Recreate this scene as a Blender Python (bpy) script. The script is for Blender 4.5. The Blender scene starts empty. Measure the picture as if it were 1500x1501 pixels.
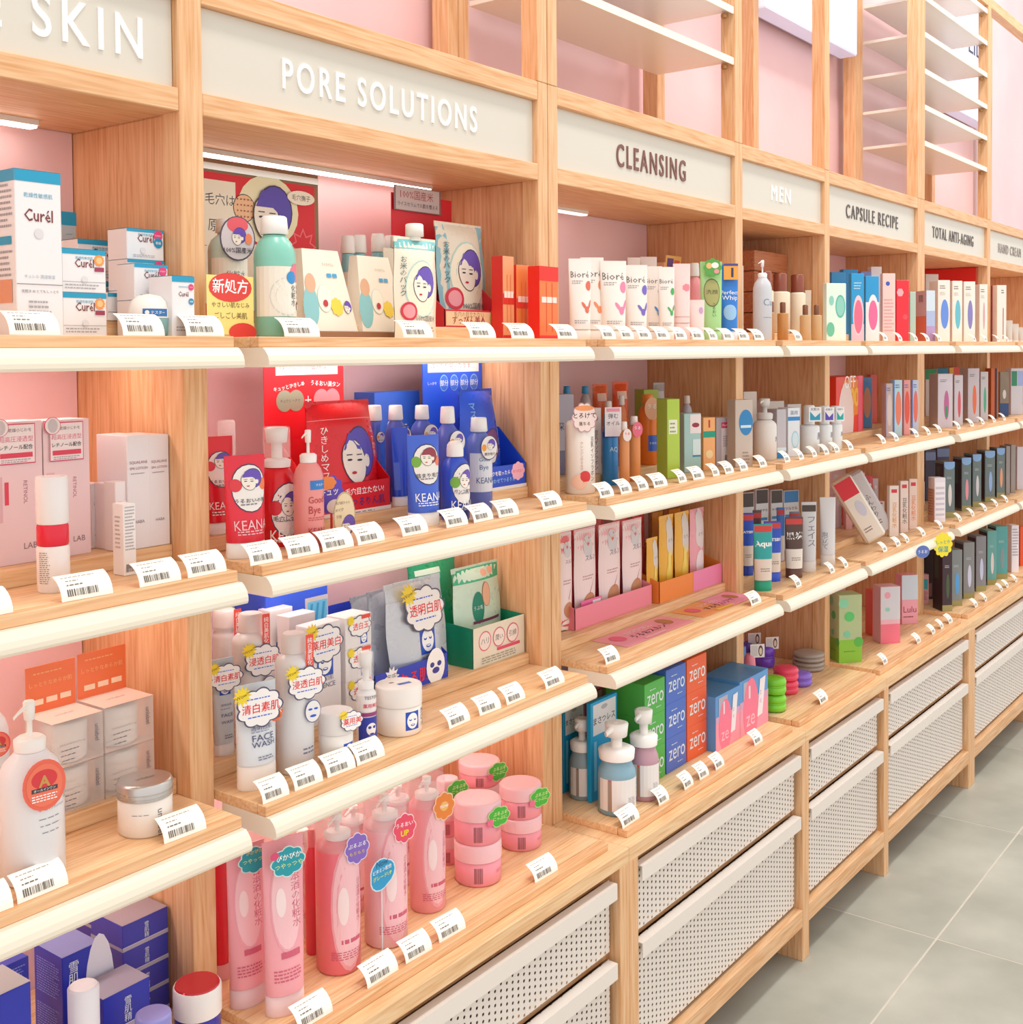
import bpy, math, random
from mathutils import Vector, Matrix
random.seed(7)
# ------------------------------------------------------------------ camera
FPX, CX, CY = 1704.26, 750.0, 569.06
YAW, PIT, ROL = math.radians(37.2057), math.radians(-1.77283), math.radians(-0.4992)
CH = 1.71
fw = Vector((math.cos(YAW)*math.cos(PIT), math.sin(YAW)*math.cos(PIT), math.sin(PIT)))
rt = Vector((math.sin(YAW), -math.cos(YAW), 0.0))
up = rt.cross(fw)
rt2 = rt*math.cos(ROL)+up*math.sin(ROL)
up2 = up*math.cos(ROL)-rt*math.sin(ROL)
cam = bpy.data.cameras.new('camera'); camo = bpy.data.objects.new('camera', cam)
bpy.context.scene.collection.objects.link(camo)
camo.matrix_world = Matrix(((rt2.x, up2.x, -fw.x, 0), (rt2.y, up2.y, -fw.y, 0), (rt2.z, up2.z, -fw.z, CH), (0, 0, 0, 1)))
cam.sensor_width = 36.0; cam.lens = FPX/1500*36.0
cam.shift_y = -(750.5-CY)/1500.0
cam.clip_start = 0.05
bpy.context.scene.camera = camo
# ------------------------------------------------------------------ world, lamps, exposure
sc = bpy.context.scene
sc.view_settings.view_transform = 'Standard'; sc.view_settings.look = 'None'
sc.view_settings.exposure = 0.0; sc.view_settings.gamma = 1.0
sc.view_settings.use_curve_mapping = False
w = bpy.data.worlds.new('world'); sc.world = w; w.use_nodes = True
w.node_tree.nodes['Background'].inputs[0].default_value = (1.0, 0.965, 0.93, 1)
w.node_tree.nodes['Background'].inputs[1].default_value = 1.17
def area_light(name, loc, tgt, sx, sy, e, col=(1, .95, .88)):
    l = bpy.data.lights.new(name, 'AREA'); l.shape = 'RECTANGLE'; l.size = sx; l.size_y = sy; l.energy = e; l.color = col
    o = bpy.data.objects.new(name, l); sc.collection.objects.link(o); o.location = loc
    o.rotation_euler = (Vector(tgt)-Vector(loc)).to_track_quat('-Z', 'Y').to_euler(); return o
area_light('ceiling_lamp', (1.2, 0.62, 4.7), (1.3, 1.25, 0.9), 0.4, 0.4, 36)
area_light('ceiling_lamp', (3.6, 0.62, 4.7), (3.7, 1.25, 0.9), 0.4, 0.4, 36)
area_light('ceiling_lamp', (6.0, 0.62, 4.7), (6.0, 1.25, 0.9), 0.4, 0.4, 36)
# ------------------------------------------------------------------ materials
def lin(h):
    h = h.lstrip('#'); c = [int(h[i:i+2], 16)/255 for i in (0, 2, 4)]
    return tuple((x/12.92 if x <= .04045 else ((x+.055)/1.055)**2.4) for x in c)+(1,)
MC = {}
def M(col, rough=.42, alpha=1.0, metal=0.0, emit=0.0):
    k = (col, rough, alpha, metal, emit)
    if k in MC: return MC[k]
    m = bpy.data.materials.new('mat_'+col.lstrip('#')); m.use_nodes = True
    nt = m.node_tree; b = nt.nodes['Principled BSDF']; c = lin(col)
    b.inputs['Base Color'].default_value = c
    b.inputs['Roughness'].default_value = rough; b.inputs['Metallic'].default_value = metal
    b.inputs['Alpha'].default_value = alpha
    if emit: b.inputs['Emission Color'].default_value = c; b.inputs['Emission Strength'].default_value = emit
    if not emit:                       # faint procedural mottling, so that no surface is dead flat
        n = nt.nodes.new('ShaderNodeTexNoise'); n.inputs['Scale'].default_value = 35
        tc = nt.nodes.new('ShaderNodeTexCoord'); nt.links.new(tc.outputs['Object'], n.inputs['Vector'])
        mr = nt.nodes.new('ShaderNodeMapRange'); mr.inputs[3].default_value = rough*.85; mr.inputs[4].default_value = min(1, rough*1.15)
        nt.links.new(n.outputs['Fac'], mr.inputs[0]); nt.links.new(mr.outputs[0], b.inputs['Roughness'])
    MC[k] = m; return m
def wood(name, axis, c1, c2, c3, rough=.5):
    m = bpy.data.materials.new(name); m.use_nodes = True; nt = m.node_tree; N = nt.nodes; L = nt.links
    b = N['Principled BSDF']; b.inputs['Roughness'].default_value = rough
    tc = N.new('ShaderNodeTexCoord'); mp = N.new('ShaderNodeMapping')
    s = [1, 1, 1]; s[axis] = .055
    mp.inputs['Scale'].default_value = s; L.new(tc.outputs['Object'], mp.inputs['Vector'])
    n1 = N.new('ShaderNodeTexNoise'); n1.inputs['Scale'].default_value = 170; n1.inputs['Detail'].default_value = 4
    n2 = N.new('ShaderNodeTexNoise'); n2.inputs['Scale'].default_value = 17; n2.inputs['Detail'].default_value = 3; n2.inputs['Distortion'].default_value = 1.6
    L.new(mp.outputs[0], n1.inputs['Vector']); L.new(mp.outputs[0], n2.inputs['Vector'])
    w_ = N.new('ShaderNodeMath'); w_.operation = 'MULTIPLY'; w_.inputs[1].default_value = 7.0
    L.new(n2.outputs['Fac'], w_.inputs[0])
    fr = N.new('ShaderNodeMath'); fr.operation = 'PINGPONG'; fr.inputs[1].default_value = .5; L.new(w_.outputs[0], fr.inputs[0])
    mx = N.new('ShaderNodeMath'); mx.operation = 'MULTIPLY_ADD'; mx.inputs[1].default_value = .5; L.new(fr.outputs[0], mx.inputs[0])
    h = N.new('ShaderNodeMath'); h.operation = 'MULTIPLY'; h.inputs[1].default_value = .92; L.new(n1.outputs['Fac'], h.inputs[0]); L.new(h.outputs[0], mx.inputs[2])
    r = N.new('ShaderNodeValToRGB'); e = r.color_ramp.elements
    e[0].position = .3; e[0].color = lin(c1); e[1].position = .85; e[1].color = lin(c3); x = e.new(.55); x.color = lin(c2)
    L.new(mx.outputs[0], r.inputs[0]); L.new(r.outputs[0], b.inputs['Base Color'])
    bp = N.new('ShaderNodeBump'); bp.inputs['Strength'].default_value = .12; bp.inputs['Distance'].default_value = .002
    L.new(n1.outputs['Fac'], bp.inputs['Height']); L.new(bp.outputs[0], b.inputs['Normal'])
    return m
WV = wood('oak_vertical', 2, '#d59a64', '#e3b182', '#edc499')
WX = wood('oak_along', 0, '#d59a64', '#e3b182', '#edc499')
WY = wood('oak_across', 1, '#d59a64', '#e3b182', '#edc499')
WP = wood('oak_panel', 2, '#cb8c5a', '#dda678', '#e9b98d')
WT = wood('oak_tray', 0, '#daa470', '#eabf90', '#f3d1a6')
CREAM = M('#ece2d0', .38); WHITE = M('#f4f1ec', .4); DRW = M('#ebe2da', .45)
def noisy(name, c1, c2, scale, rough, bump=0):
    m = bpy.data.materials.new(name); m.use_nodes = True; nt = m.node_tree; N = nt.nodes; L = nt.links
    b = N['Principled BSDF']; b.inputs['Roughness'].default_value = rough
    tc = N.new('ShaderNodeTexCoord'); n = N.new('ShaderNodeTexNoise'); n.inputs['Scale'].default_value = scale; n.inputs['Detail'].default_value = 6
    L.new(tc.outputs['Object'], n.inputs['Vector']); r = N.new('ShaderNodeValToRGB'); e = r.color_ramp.elements
    e[0].position = .35; e[0].color = lin(c1); e[1].position = .68; e[1].color = lin(c2)
    L.new(n.outputs['Fac'], r.inputs[0]); L.new(r.outputs[0], b.inputs['Base Color'])
    if bump:
        bp = N.new('ShaderNodeBump'); bp.inputs['Strength'].default_value = bump; bp.inputs['Distance'].default_value = .002
        L.new(n.outputs['Fac'], bp.inputs['Height']); L.new(bp.outputs[0], b.inputs['Normal'])
    return m
PINK = noisy('pink_panel', '#f0c8cd', '#f4d1d5', 3, .38)
TILE = noisy('concrete_tile', '#a5a59a', '#c3c3b8', 2.6, .38, .05)
GROUT = noisy('grout', '#cfc5b8', '#d8cfc3', 20, .7)
def perforated():
    m = bpy.data.materials.new('perforated_metal'); m.use_nodes = True; nt = m.node_tree; N = nt.nodes; L = nt.links
    b = N['Principled BSDF']; b.inputs['Base Color'].default_value = lin('#ebe2da'); b.inputs['Roughness'].default_value = .45
    tc = N.new('ShaderNodeTexCoord'); out = N['Material Output']; res = []
    sx = N.new('ShaderNodeSeparateXYZ'); L.new(tc.outputs['Object'], sx.inputs[0])
    for off in (0, .5):
        cx = N.new('ShaderNodeCombineXYZ')
        for i, cell in ((0, .036), (2, .0134)):
            d = N.new('ShaderNodeMath'); d.operation = 'MULTIPLY_ADD'; d.inputs[1].default_value = 1/cell; d.inputs[2].default_value = off; L.new(sx.outputs[i], d.inputs[0])
            f = N.new('ShaderNodeMath'); f.operation = 'FRACT'; L.new(d.outputs[0], f.inputs[0])
            s = N.new('ShaderNodeMath'); s.operation = 'SUBTRACT'; s.inputs[1].default_value = .5; L.new(f.outputs[0], s.inputs[0])
            k = N.new('ShaderNodeMath'); k.operation = 'MULTIPLY'; k.inputs[1].default_value = cell; L.new(s.outputs[0], k.inputs[0])
            L.new(k.outputs[0], cx.inputs[i])
        ln = N.new('ShaderNodeVectorMath'); ln.operation = 'LENGTH'; L.new(cx.outputs[0], ln.inputs[0])
        lt = N.new('ShaderNodeMath'); lt.operation = 'LESS_THAN'; lt.inputs[1].default_value = .0031; L.new(ln.outputs['Value'], lt.inputs[0]); res.append(lt)
    mx = N.new('ShaderNodeMath'); mx.operation = 'MAXIMUM'; L.new(res[0].outputs[0], mx.inputs[0]); L.new(res[1].outputs[0], mx.inputs[1])
    tr = N.new('ShaderNodeBsdfTransparent'); ms = N.new('ShaderNodeMixShader')
    L.new(mx.outputs[0], ms.inputs[0]); L.new(b.outputs[0], ms.inputs[1]); L.new(tr.outputs[0], ms.inputs[2]); L.new(ms.outputs[0], out.inputs[0])
    return m
PERF = perforated()
# ------------------------------------------------------------------ mesh collecting
class MB:
    def __init__(s): s.v = []; s.f = []; s.m = []; s.mats = []; s.sm = []
    def mi(s, m):
        if isinstance(m, str): m = M(m)
        if m not in s.mats: s.mats.append(m)
        return s.mats.index(m)
    def add(s, vs, fs, m, smooth=False):
        o = len(s.v); s.v += [tuple(v) for v in vs]; i = s.mi(m)
        for f in fs: s.f.append(tuple(o+k for k in f)); s.m.append(i); s.sm.append(smooth)
        return s
    def box(s, x0, x1, y0, y1, z0, z1, m, bev=0.0):
        if bev <= 0:
            vs = [(x0, y0, z0), (x1, y0, z0), (x1, y1, z0), (x0, y1, z0), (x0, y0, z1), (x1, y0, z1), (x1, y1, z1), (x0, y1, z1)]
            return s.add(vs, [(0, 3, 2, 1), (4, 5, 6, 7), (0, 1, 5, 4), (1, 2, 6, 5), (2, 3, 7, 6), (3, 0, 4, 7)], m)
        b = min(bev, (x1-x0)*.4, (y1-y0)*.4, (z1-z0)*.4)
        rings = []
        for z, i in ((z0, b), (z0+b, 0), (z1-b, 0), (z1, b)):
            rings.append([(x0+b, y0+i, z), (x1-b, y0+i, z), (x1-i, y0+b, z), (x1-i, y1-b, z), (x1-b, y1-i, z), (x0+b, y1-i, z), (x0+i, y1-b, z), (x0+i, y0+b, z)])
        return s.loft(rings, m, False)
    def loft(s, rings, m, smooth=True, cap0=True, cap1=True):
        n = len(rings[0]); vs = [p for r in rings for p in r]; fs = []
        for i in range(len(rings)-1):
            for j in range(n):
                k = (j+1) % n; fs.append((i*n+j, i*n+k, (i+1)*n+k, (i+1)*n+j))
        s.add(vs, fs, m, smooth)
        if cap0: s.add(rings[0], [tuple(reversed(range(n)))], m)
        if cap1: s.add(rings[-1], [tuple(range(n))], m)
        return s
    def lathe(s, prof, m, n=24, cx=0, cy=0, sy=1.0, cap0=True, cap1=True):
        rings = [[(cx+r*math.cos(2*math.pi*j/n), cy+sy*r*math.sin(2*math.pi*j/n), z) for j in range(n)] for r, z in prof]
        return s.loft(rings, m, True, cap0, cap1)
    def build(s, name, parent=None, loc=None):
        me = bpy.data.meshes.new(name); me.from_pydata(s.v, [], s.f)
        for m in s.mats: me.materials.append(m)
        me.polygons.foreach_set('material_index', s.m); me.polygons.foreach_set('use_smooth', s.sm); me.update()
        o = bpy.data.objects.new(name, me); sc.collection.objects.link(o)
        if parent: o.parent = parent
        if loc: o.location = loc
        return o
def tag(o, label=None, cat=None, group=None, kind=None):
    for k, v in (('label', label), ('category', cat), ('group', group), ('kind', kind)):
        if v: o[k] = v
    return o
def thing(name, label, cat, loc=(0, 0, 0), rz=0.0, group=None):
    o = bpy.data.objects.new(name, None); o.empty_display_size = .03; sc.collection.objects.link(o)
    o.location = loc; o.rotation_euler = (0, 0, rz); return tag(o, label, cat, group)
KIDS = {}
def dup(r, loc, label, rz=None):
    c = r.copy(); sc.collection.objects.link(c); c.location = loc; c['label'] = label
    if rz is not None: c.rotation_euler = (0, 0, rz)
    for k in [o for o in r.children]:
        kc = k.copy(); sc.collection.objects.link(kc); kc.parent = c
        for g in k.children:
            gc = g.copy(); sc.collection.objects.link(gc); gc.parent = kc
    return c
# ------------------------------------------------------------------ flat print: text and shapes laid on a surface S(u, v, offset)
TX = {}
def textmesh(t, bold=.0, vert=False, sp=1.0):
    if not t.isascii(): bold = min(bold, .010)
    k = (t, bold, vert, sp)
    if k in TX: return TX[k]
    c = bpy.data.curves.new('t', 'FONT'); c.resolution_u = 5 if t.isascii() else 1; c.offset = bold
    c.body = '\n'.join(t) if vert else t
    if vert: c.space_line = .95
    c.align_x = 'CENTER'; c.space_character = sp
    o = bpy.data.objects.new('t', c); me = bpy.data.meshes.new_from_object(o)
    vs = [(v.co.x, v.co.y) for v in me.vertices]; fs = [tuple(p.vertices) for p in me.polygons]
    bpy.data.objects.remove(o); bpy.data.curves.remove(c); bpy.data.meshes.remove(me)
    if not vs: TX[k] = ([], [], 1, 1); return TX[k]
    x0 = min(v[0] for v in vs); x1 = max(v[0] for v in vs); y0 = min(v[1] for v in vs); y1 = max(v[1] for v in vs)
    vs = [(x-(x0+x1)/2, y-(y0+y1)/2) for x, y in vs]
    TX[k] = (vs, fs, x1-x0, y1-y0); return TX[k]
def polar(mb, S, W, H, cx, cy, rad, o, m, n, rings, rx, ry, rot=0.0):
    vs = [S(cx, cy, o)]; fs = []
    for k in range(1, rings+1):
        for j in range(n):
            a = 2*math.pi*j/n; q = rad(a)*k/rings
            x, y = rx*q*math.cos(a), ry*q*math.sin(a)
            x, y = x*math.cos(rot)-y*math.sin(rot), x*math.sin(rot)+y*math.cos(rot)
            vs.append(S(cx+x, cy+y*W/H, o))
    for j in range(n): fs.append((0, 1+j, 1+(j+1) % n))
    for k in range(1, rings):
        a0 = 1+(k-1)*n; b0 = 1+k*n
        for j in range(n): fs.append((a0+j, b0+j, b0+(j+1) % n, a0+(j+1) % n))
    mb.add(vs, fs, m)
def deco(mb, S, W, H, items, curved=False, base=.0004, lay=.00012):
    rg = 3 if curved else 1; i = 0
    for it in items:
        k = it[0]; o = base+lay*i; i += 1
        if k == 'r':       # x0 y0 x1 y1 colour
            _, x0, y0, x1, y1, c = it; nx = max(1, int(abs(x1-x0)*12)) if curved else 1; ny = max(1, int(abs(y1-y0)*8)) if curved else 1
            vs = [S(x0+(x1-x0)*a/nx, y0+(y1-y0)*b/ny, o) for b in range(ny+1) for a in range(nx+1)]
            fs = [(b*(nx+1)+a, b*(nx+1)+a+1, (b+1)*(nx+1)+a+1, (b+1)*(nx+1)+a) for b in range(ny) for a in range(nx)]
            mb.add(vs, fs, c)
        elif k == 'e':     # cx cy rx ry colour [rot]
            polar(mb, S, W, H, it[1], it[2], lambda a: 1, o, it[5], 20, rg, it[3], it[4], it[6] if len(it) > 6 else 0)
        elif k == 'E':     # ellipse whose second radius is a share of the height
            polar(mb, S, W, H, it[1], it[2], lambda a: 1, o, it[5], 20, rg, it[3], it[4]*H/W)
        elif k == 'b':     # scalloped blob cx cy rx ry lobes colour
            n = it[5]; polar(mb, S, W, H, it[1], it[2], lambda a, n=n: .88+.14*abs(math.cos(a*n/2)), o, it[6], 6*n, rg, it[3], it[4])
        elif k == 's':     # starburst
            n = it[5]; polar(mb, S, W, H, it[1], it[2], lambda a, n=n: .8+.2*math.cos(a*n), o, it[6], 2*n, rg, it[3], it[4])
        elif k == 'p':     # polygon colour, points
            mb.add([S(x, y, o) for x, y in it[2]], [tuple(range(len(it[2])))], it[1])
        elif k in ('t', 'v'):    # text, cx cy height colour [opts]
            op = it[6] if len(it) > 6 else {}
            vs, fs, tw, th = textmesh(it[1], op.get('b', .0), k == 'v')
            if not vs: continue
            s = it[4]/(.73 if k == 't' else 1.0*.73); xs = op.get('x', 1.0); rot = math.radians(op.get('r', 0))
            if 'w' in op: s = op['w']/tw/xs
            if 'h' in op: s = op['h']*H/W/th
            q = []
            for x, y in vs:
                x *= s*xs; y *= s; x, y = x*math.cos(rot)-y*math.sin(rot), x*math.sin(rot)+y*math.cos(rot)
                q.append(S(it[2]+x, it[3]+y*W/H, o))
            mb.add(q, fs, it[5])
        elif k == 'l':     # fine unreadable print: cx cy width lines pitch colour
            _, cx, cy, wd, n, pt, c = it; rr = random.Random(int(cx*100+cy*1000))
            for q in range(n):
                x = cx-wd/2; xe = cx+wd/2*rr.uniform(.5, 1); y = cy-q*pt
                while x < xe:
                    ww = rr.uniform(.03, .09); vs = [S(x, y, o), S(min(x+ww, xe), y, o), S(min(x+ww, xe), y+pt*.42, o), S(x, y+pt*.42, o)]
                    mb.add(vs, [(0, 1, 2, 3)], c); x += ww+.02
        elif k == 'bar':   # barcode x0 y0 x1 y1 colour
            _, x0, y0, x1, y1, c = it; rr = random.Random(5); x = x0
            while x < x1:
                ww = rr.choice([.008, .012, .02])*(x1-x0)/.5
                mb.add([S(x, y0, o), S(min(x+ww, x1), y0, o), S(min(x+ww, x1), y1, o), S(x, y1, o)], [(0, 1, 2, 3)], c); x += ww+rr.choice([.008, .014, .02])*(x1-x0)/.5
        elif k == 'mask':  # blue square with a white mask face: cx cy size
            _, cx, cy, s = it; B = '#1f4fc0'; g = W/H
            deco(mb, S, W, H, [('r', cx-s*.5, cy-s*.58*g, cx+s*.5, cy+s*.58*g, B), ('e', cx, cy, s*.4, s*.5, '#ffffff'),
                 ('e', cx-s*.17, cy+s*.1*g, s*.1, s*.09, B), ('e', cx+s*.17, cy+s*.1*g, s*.1, s*.09, B), ('e', cx-s*.17, cy+s*.15*g, s*.09, s*.06, '#ffffff'), ('e', cx+s*.17, cy+s*.15*g, s*.09, s*.06, '#ffffff'),
                 ('e', cx, cy-s*.25*g, s*.16, s*.07, B), ('e', cx, cy-s*.23*g, s*.11, s*.03, '#ffffff')], curved, o, lay); i += 5
        elif k == 'girl':  # drawn face: cx cy size hair
            _, cx, cy, s, hc = it; g = W/H
            deco(mb, S, W, H, [('e', cx+s*.14, cy+s*.06*g, s*.46, s*.52, '#3b2a55'), ('e', cx+s*.14, cy+s*.06*g, s*.43, s*.49, hc),
                 ('e', cx-s*.08, cy-s*.12*g, s*.34, s*.47, '#4a3a44', .25), ('e', cx-s*.08, cy-s*.12*g, s*.315, s*.445, '#f7efe2', .25), ('e', cx+s*.30, cy-s*.12*g, s*.09, s*.13, '#f7efe2'),
                 ('p', hc, [(cx-s*.36, cy+s*.12*g), (cx+s*.08, cy+s*.12*g), (cx+s*.34, cy-s*.06*g), (cx+s*.3, cy+s*.45*g), (cx-s*.2, cy+s*.45*g)]),
                 ('e', cx-s*.22, cy-s*.08*g, s*.07, s*.022, '#3a2a35'), ('e', cx+s*.06, cy-s*.1*g, s*.08, s*.022, '#3a2a35'),
                 ('r', cx-s*.3, cy+s*.01*g, cx-s*.14, cy+s*.03*g, '#3a2a35'), ('r', cx-s*.02, cy+s*.0*g, cx+s*.14, cy+s*.02*g, '#3a2a35'),
                 ('e', cx-s*.13, cy-s*.34*g, s*.07, s*.03, '#c03040')], curved, o, lay); i += 6
# surfaces
def s_front(w, d, h): return (lambda u, v, o: (-w/2+u*w, -d/2-o, v*h)), w, h
def s_left(w, d, h): return (lambda u, v, o: (-w/2-o, d/2-u*d, v*h)), d, h
def s_top(w, d, h): return (lambda u, v, o: (-w/2+u*w, -d/2+v*d, h+o)), w, d
def s_cyl(r, z0, z1, ang=170, sy=1.0, turn=0.0):
    a = math.radians(ang); t = math.radians(turn)
    return (lambda u, v, o: ((r+o)*math.sin((u-.5)*a+t), -(r*sy+o)*math.cos((u-.5)*a+t), z0+v*(z1-z0))), r*a, z1-z0
VIEW = -38.0   # products in a row are turned a little to meet the shopper walking up the aisle
# ------------------------------------------------------------------ pixel rays -> points on shelves
def ray(px, py): return fw+rt2*((px-CX)/FPX)-up2*((py-CY)/FPX)
def onY(px, py, Y):
    d = ray(px, py); t = Y/d.y; return Vector((d.x*t, Y, CH+d.z*t))
# ------------------------------------------------------------------ the fixture
UY, BY, WY1 = 1.497, 1.298, 1.80
H0, H1, H2, H3, TOPZ = 2.086, 2.1216, 2.260, 2.3006, 3.32
CTOP = .6435; TRT = .66; STEP = .025
LEV = [1.737, 1.387, 1.014, TRT]
POST = [(.189, .231), (1.131, 1.176), (2.076, 2.151), (3.033, 3.078), (3.685, 3.725), (4.621, 4.705), (5.605, 5.650), (6.55, 6.63)]
UNITS = [(0, 2), (2, 5), (5, 7)]
BAYN = ['leftmost bay', 'pore solutions bay', 'cleansing bay', 'men bay', 'capsule recipe bay', 'total anti-aging bay', 'hand cream bay']
def bay(i): return POST[i][1], POST[i+1][0]     # clear opening of bay i (0-based)
# floor, wall
fl = MB(); tl = []
gx0, gy0, tx, ty = 3.352-.91*8, 1.04-1.2*5, .914, 1.2
f = bpy.data.objects.new('floor', None)
slab = MB().box(-2.4, 8.6, -3.2, 2.0, -.05, -.0012, GROUT).build('floor'); tag(slab, kind='structure')
tp = MB().box(0, tx-.005, 0, ty-.005, -.004, 0, TILE, .0012).build('floor_tile', slab)
tiles = [(a, b) for a in range(3, 16) for b in range(3, 7)]
for k, (a, b) in enumerate(tiles):
    t = tp if k == 0 else tp.copy()
    if k: sc.collection.objects.link(t)
    t.location = (gx0+a*tx, gy0+b*ty-1.2*(0), 0)
bpy.data.objects.remove(f)
wl = MB().box(-2.4, 8.6, 1.83, 1.9, 0, 3.9, PINK).build('wall_back'); tag(wl, kind='structure')
# frames
UN = ['left', 'middle', 'far right']
for ui, (a, b) in enumerate(UNITS):
    x0 = POST[a][0] if a == 0 else (POST[a][0]+POST[a][1])/2
    x1 = (POST[b][0]+POST[b][1])/2
    fr = thing('shelving_frame', 'tall oak shelving frame with open upper grid, %s one of three' % UN[ui], 'shelving', ((x0+x1)/2, 1.65, 0))
    ox, oy = (x0+x1)/2, 1.65
    def pt(name, bxs, mat, bev=.0015):
        m = MB()
        for q in bxs: m.box(q[0]-ox, q[1]-ox, q[2]-oy, q[3]-oy, q[4], q[5], mat, bev)
        return m.build(name, fr)
    for i in range(a, b+1):
        p0, p1 = POST[i]
        if i in (2, 5): mid = (p0+p1)/2; p0, p1 = (p0, mid-.0015) if i == b else (mid+.0015, p1)
        pt('post', [(p0, p1, UY, 1.542, CTOP, H3)], WV); pt('upper_post', [(p0, p1, UY, 1.542, H3+.0008, TOPZ)], WV)
        pt('rear_post', [(p0, p1, 1.75, WY1, H3+.0008, TOPZ+.3)], WV)
        pt('side_panel', [(p0+.002, p1-.002, 1.5425, WY1, CTOP, H0)], WP)
        pt('side_panel', [(p0+.002, p1-.002, 1.5425, WY1, H0, H3)], WP)
    for i in range(a, b):
        l, r = bay(i)
        pt('header_board', [(l, r, UY+.0005, WY1-.012, H0, H1)], WX)
        pt('header_rail', [(l, r, UY+.0005, WY1-.012, H2, H3)], WX)
        pt('top_rail', [(l, r, UY+.0005, 1.542, TOPZ-.045, TOPZ)], WX)
        pt('back_panel', [(l, r, 1.789, WY1, CTOP+.001, H0)], PINK, 0)
# signs
DARK = '#5b4038'
SG = [(0, 'HYPER SENSITIVE SKIN', '#ffffff', 1.11, .055, None), (1, 'PORE SOLUTIONS', '#ffffff', None, .058, (414, 698)), (2, 'CLEANSING', '#7a4a40', None, .058, (903, 1004)),
      (3, 'MEN', '#ffffff', None, .055, (1130, 1158)), (4, 'CAPSULE RECIPE', '#4a3e3c', None, .05, (1240, 1316)), (5, 'TOTAL ANTI-AGING', '#4a3e3c', None, .05, (1367, 1427)), (6, 'HAND CREAM', '#8a7f7c', None, .05, (1464, 1497))]
for i, t, c, xe, hh, pxs in SG:
    l, r = bay(i); y = UY+.014
    o = thing('sign_board', 'cream sign board lettered %s above the %s' % (t if i else 'SKIN, cut off at the frame edge', BAYN[i]), 'sign', ((l+r)/2, y, H1))
    MB().box(l-(l+r)/2+.001, r-(l+r)/2-.001, 0, .012, 0, H2-H1, M('#d8d2c6', .3), .001).build('board', o)
    if i == 0:
        t = 'SENSITIVE SKIN'; a = onY(208, 60, y).x-.62; b = onY(208, 60, y).x
    else: a = onY(pxs[0], 150, y).x; b = onY(pxs[1], 150, y).x
    vs, fs, tw, th = textmesh(t, .008 if i < 3 else 0.0, False, 1.3)
    hgt = {0: .062, 1: .052, 2: .056, 3: .045, 4: .047, 5: .047, 6: .045}[i]
    sx = (b-a)/tw; sy = hgt/th; cx = (a+b)/2-(l+r)/2; cz = (H2-H1)*.47
    m = MB(); n = len(vs)
    m.add([(cx+x*sx, -.0025, cz+y_*sy) for x, y_ in vs], fs, M(c, .25)); m.add([(cx+x*sx, 0, cz+y_*sy) for x, y_ in vs], fs, M(c, .25))
    ed = {}
    for f_ in fs:
        for q in range(len(f_)): e = (f_[q], f_[(q+1) % len(f_)]); ed[e] = 1
    sides = [e for e in ed if (e[1], e[0]) not in ed]
    m.add([(cx+x*sx, -.0025, cz+y_*sy) for x, y_ in vs]+[(cx+x*sx, 0, cz+y_*sy) for x, y_ in vs], [(e[0], e[1], e[1]+n, e[0]+n) for e in sides], M(c, .25))
    m.build('lettering', o)
# strip lights under the headers
for i, e, xs in ((0, 9, (.24, 1.033)), (1, 9, (1.178, 1.985)), (2, 1.6, (2.155, 2.62)), (3, 6, (3.08, 3.12))):
    x0, x1 = xs; o = thing('strip_light', 'slim white strip light under the header of the %s' % BAYN[i], 'light', ((x0+x1)/2, 1.735, H0))
    h = (x1-x0)/2
    MB().box(-h, h, -.01, .014, -.009, 0, M('#e8e2da', .4)).build('housing', o)
    MB().box(-h+.002, h-.002, -.008, .012, -.0125, -.0091, M('#fff2e6', .4, 1, 0, e)).build('diffuser', o)
# slim strip lights under the shelves of the two left bays
for i in (0, 1):
    for rw in range(3):
        l, r = bay(i); z = LEV[rw]-.0168
        o = thing('strip_light', 'strip light hidden under the %s shelf of the %s' % (['eye-level', 'second', 'third'][rw], BAYN[i]), 'light', ((l+r)/2, 1.62, z)); h = (r-l)/2-.03
        MB().box(-h, h, -.012, .012, -.007, 0, M('#e8e2da', .4)).build('housing', o)
        MB().box(-h+.002, h-.002, -.010, .010, -.0095, -.0071, M('#fff0ea', .4, 1, 0, 19)).build('diffuser', o)
# shelves
def nose(x0, x1, zt, cx, cy):
    pr = [(1.480, 0), (1.480, -.030), (1.354, -.030), (1.352, -.026), (1.352, -.020), (1.3545, -.012), (1.360, -.005), (1.366, 0)]
    m = MB(); rings = [[(x-cx, y-cy, zt+z) for y, z in pr] for x in (x0, x1)]
    return m.loft(rings, CREAM, False)
for i in range(7):
    l, r = bay(i)
    for rw in range(3):
        z = LEV[rw]; cx = (l+r)/2
        nm = ['eye-level', 'second', 'third'][rw]
        s = thing('shelf', 'oak shelf with cream rounded rail, %s shelf of the %s' % (nm, BAYN[i]), 'shelf', (cx, 1.6, z), group=None)
        MB().box(l-cx+.0008, r-cx-.0008, 1.3965-1.6, 1.788-1.6, -.0165, 0, WT, .0008).build('board', s)
        MB().box(l-cx+.0008, r-cx-.0008, 1.375-1.6, 1.3957-1.6, -.0165, 0, WX, .0012).build('front_strip', s)
        nose(l+.0008, r-.0008, -.0166, cx, 1.6).build('rounded_rail', s)
        MB().box(l-cx+.0008, r-cx-.0008, 1.532-1.6, 1.787-1.6, .0002, STEP, WT, .001).build('riser', s)
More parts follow.
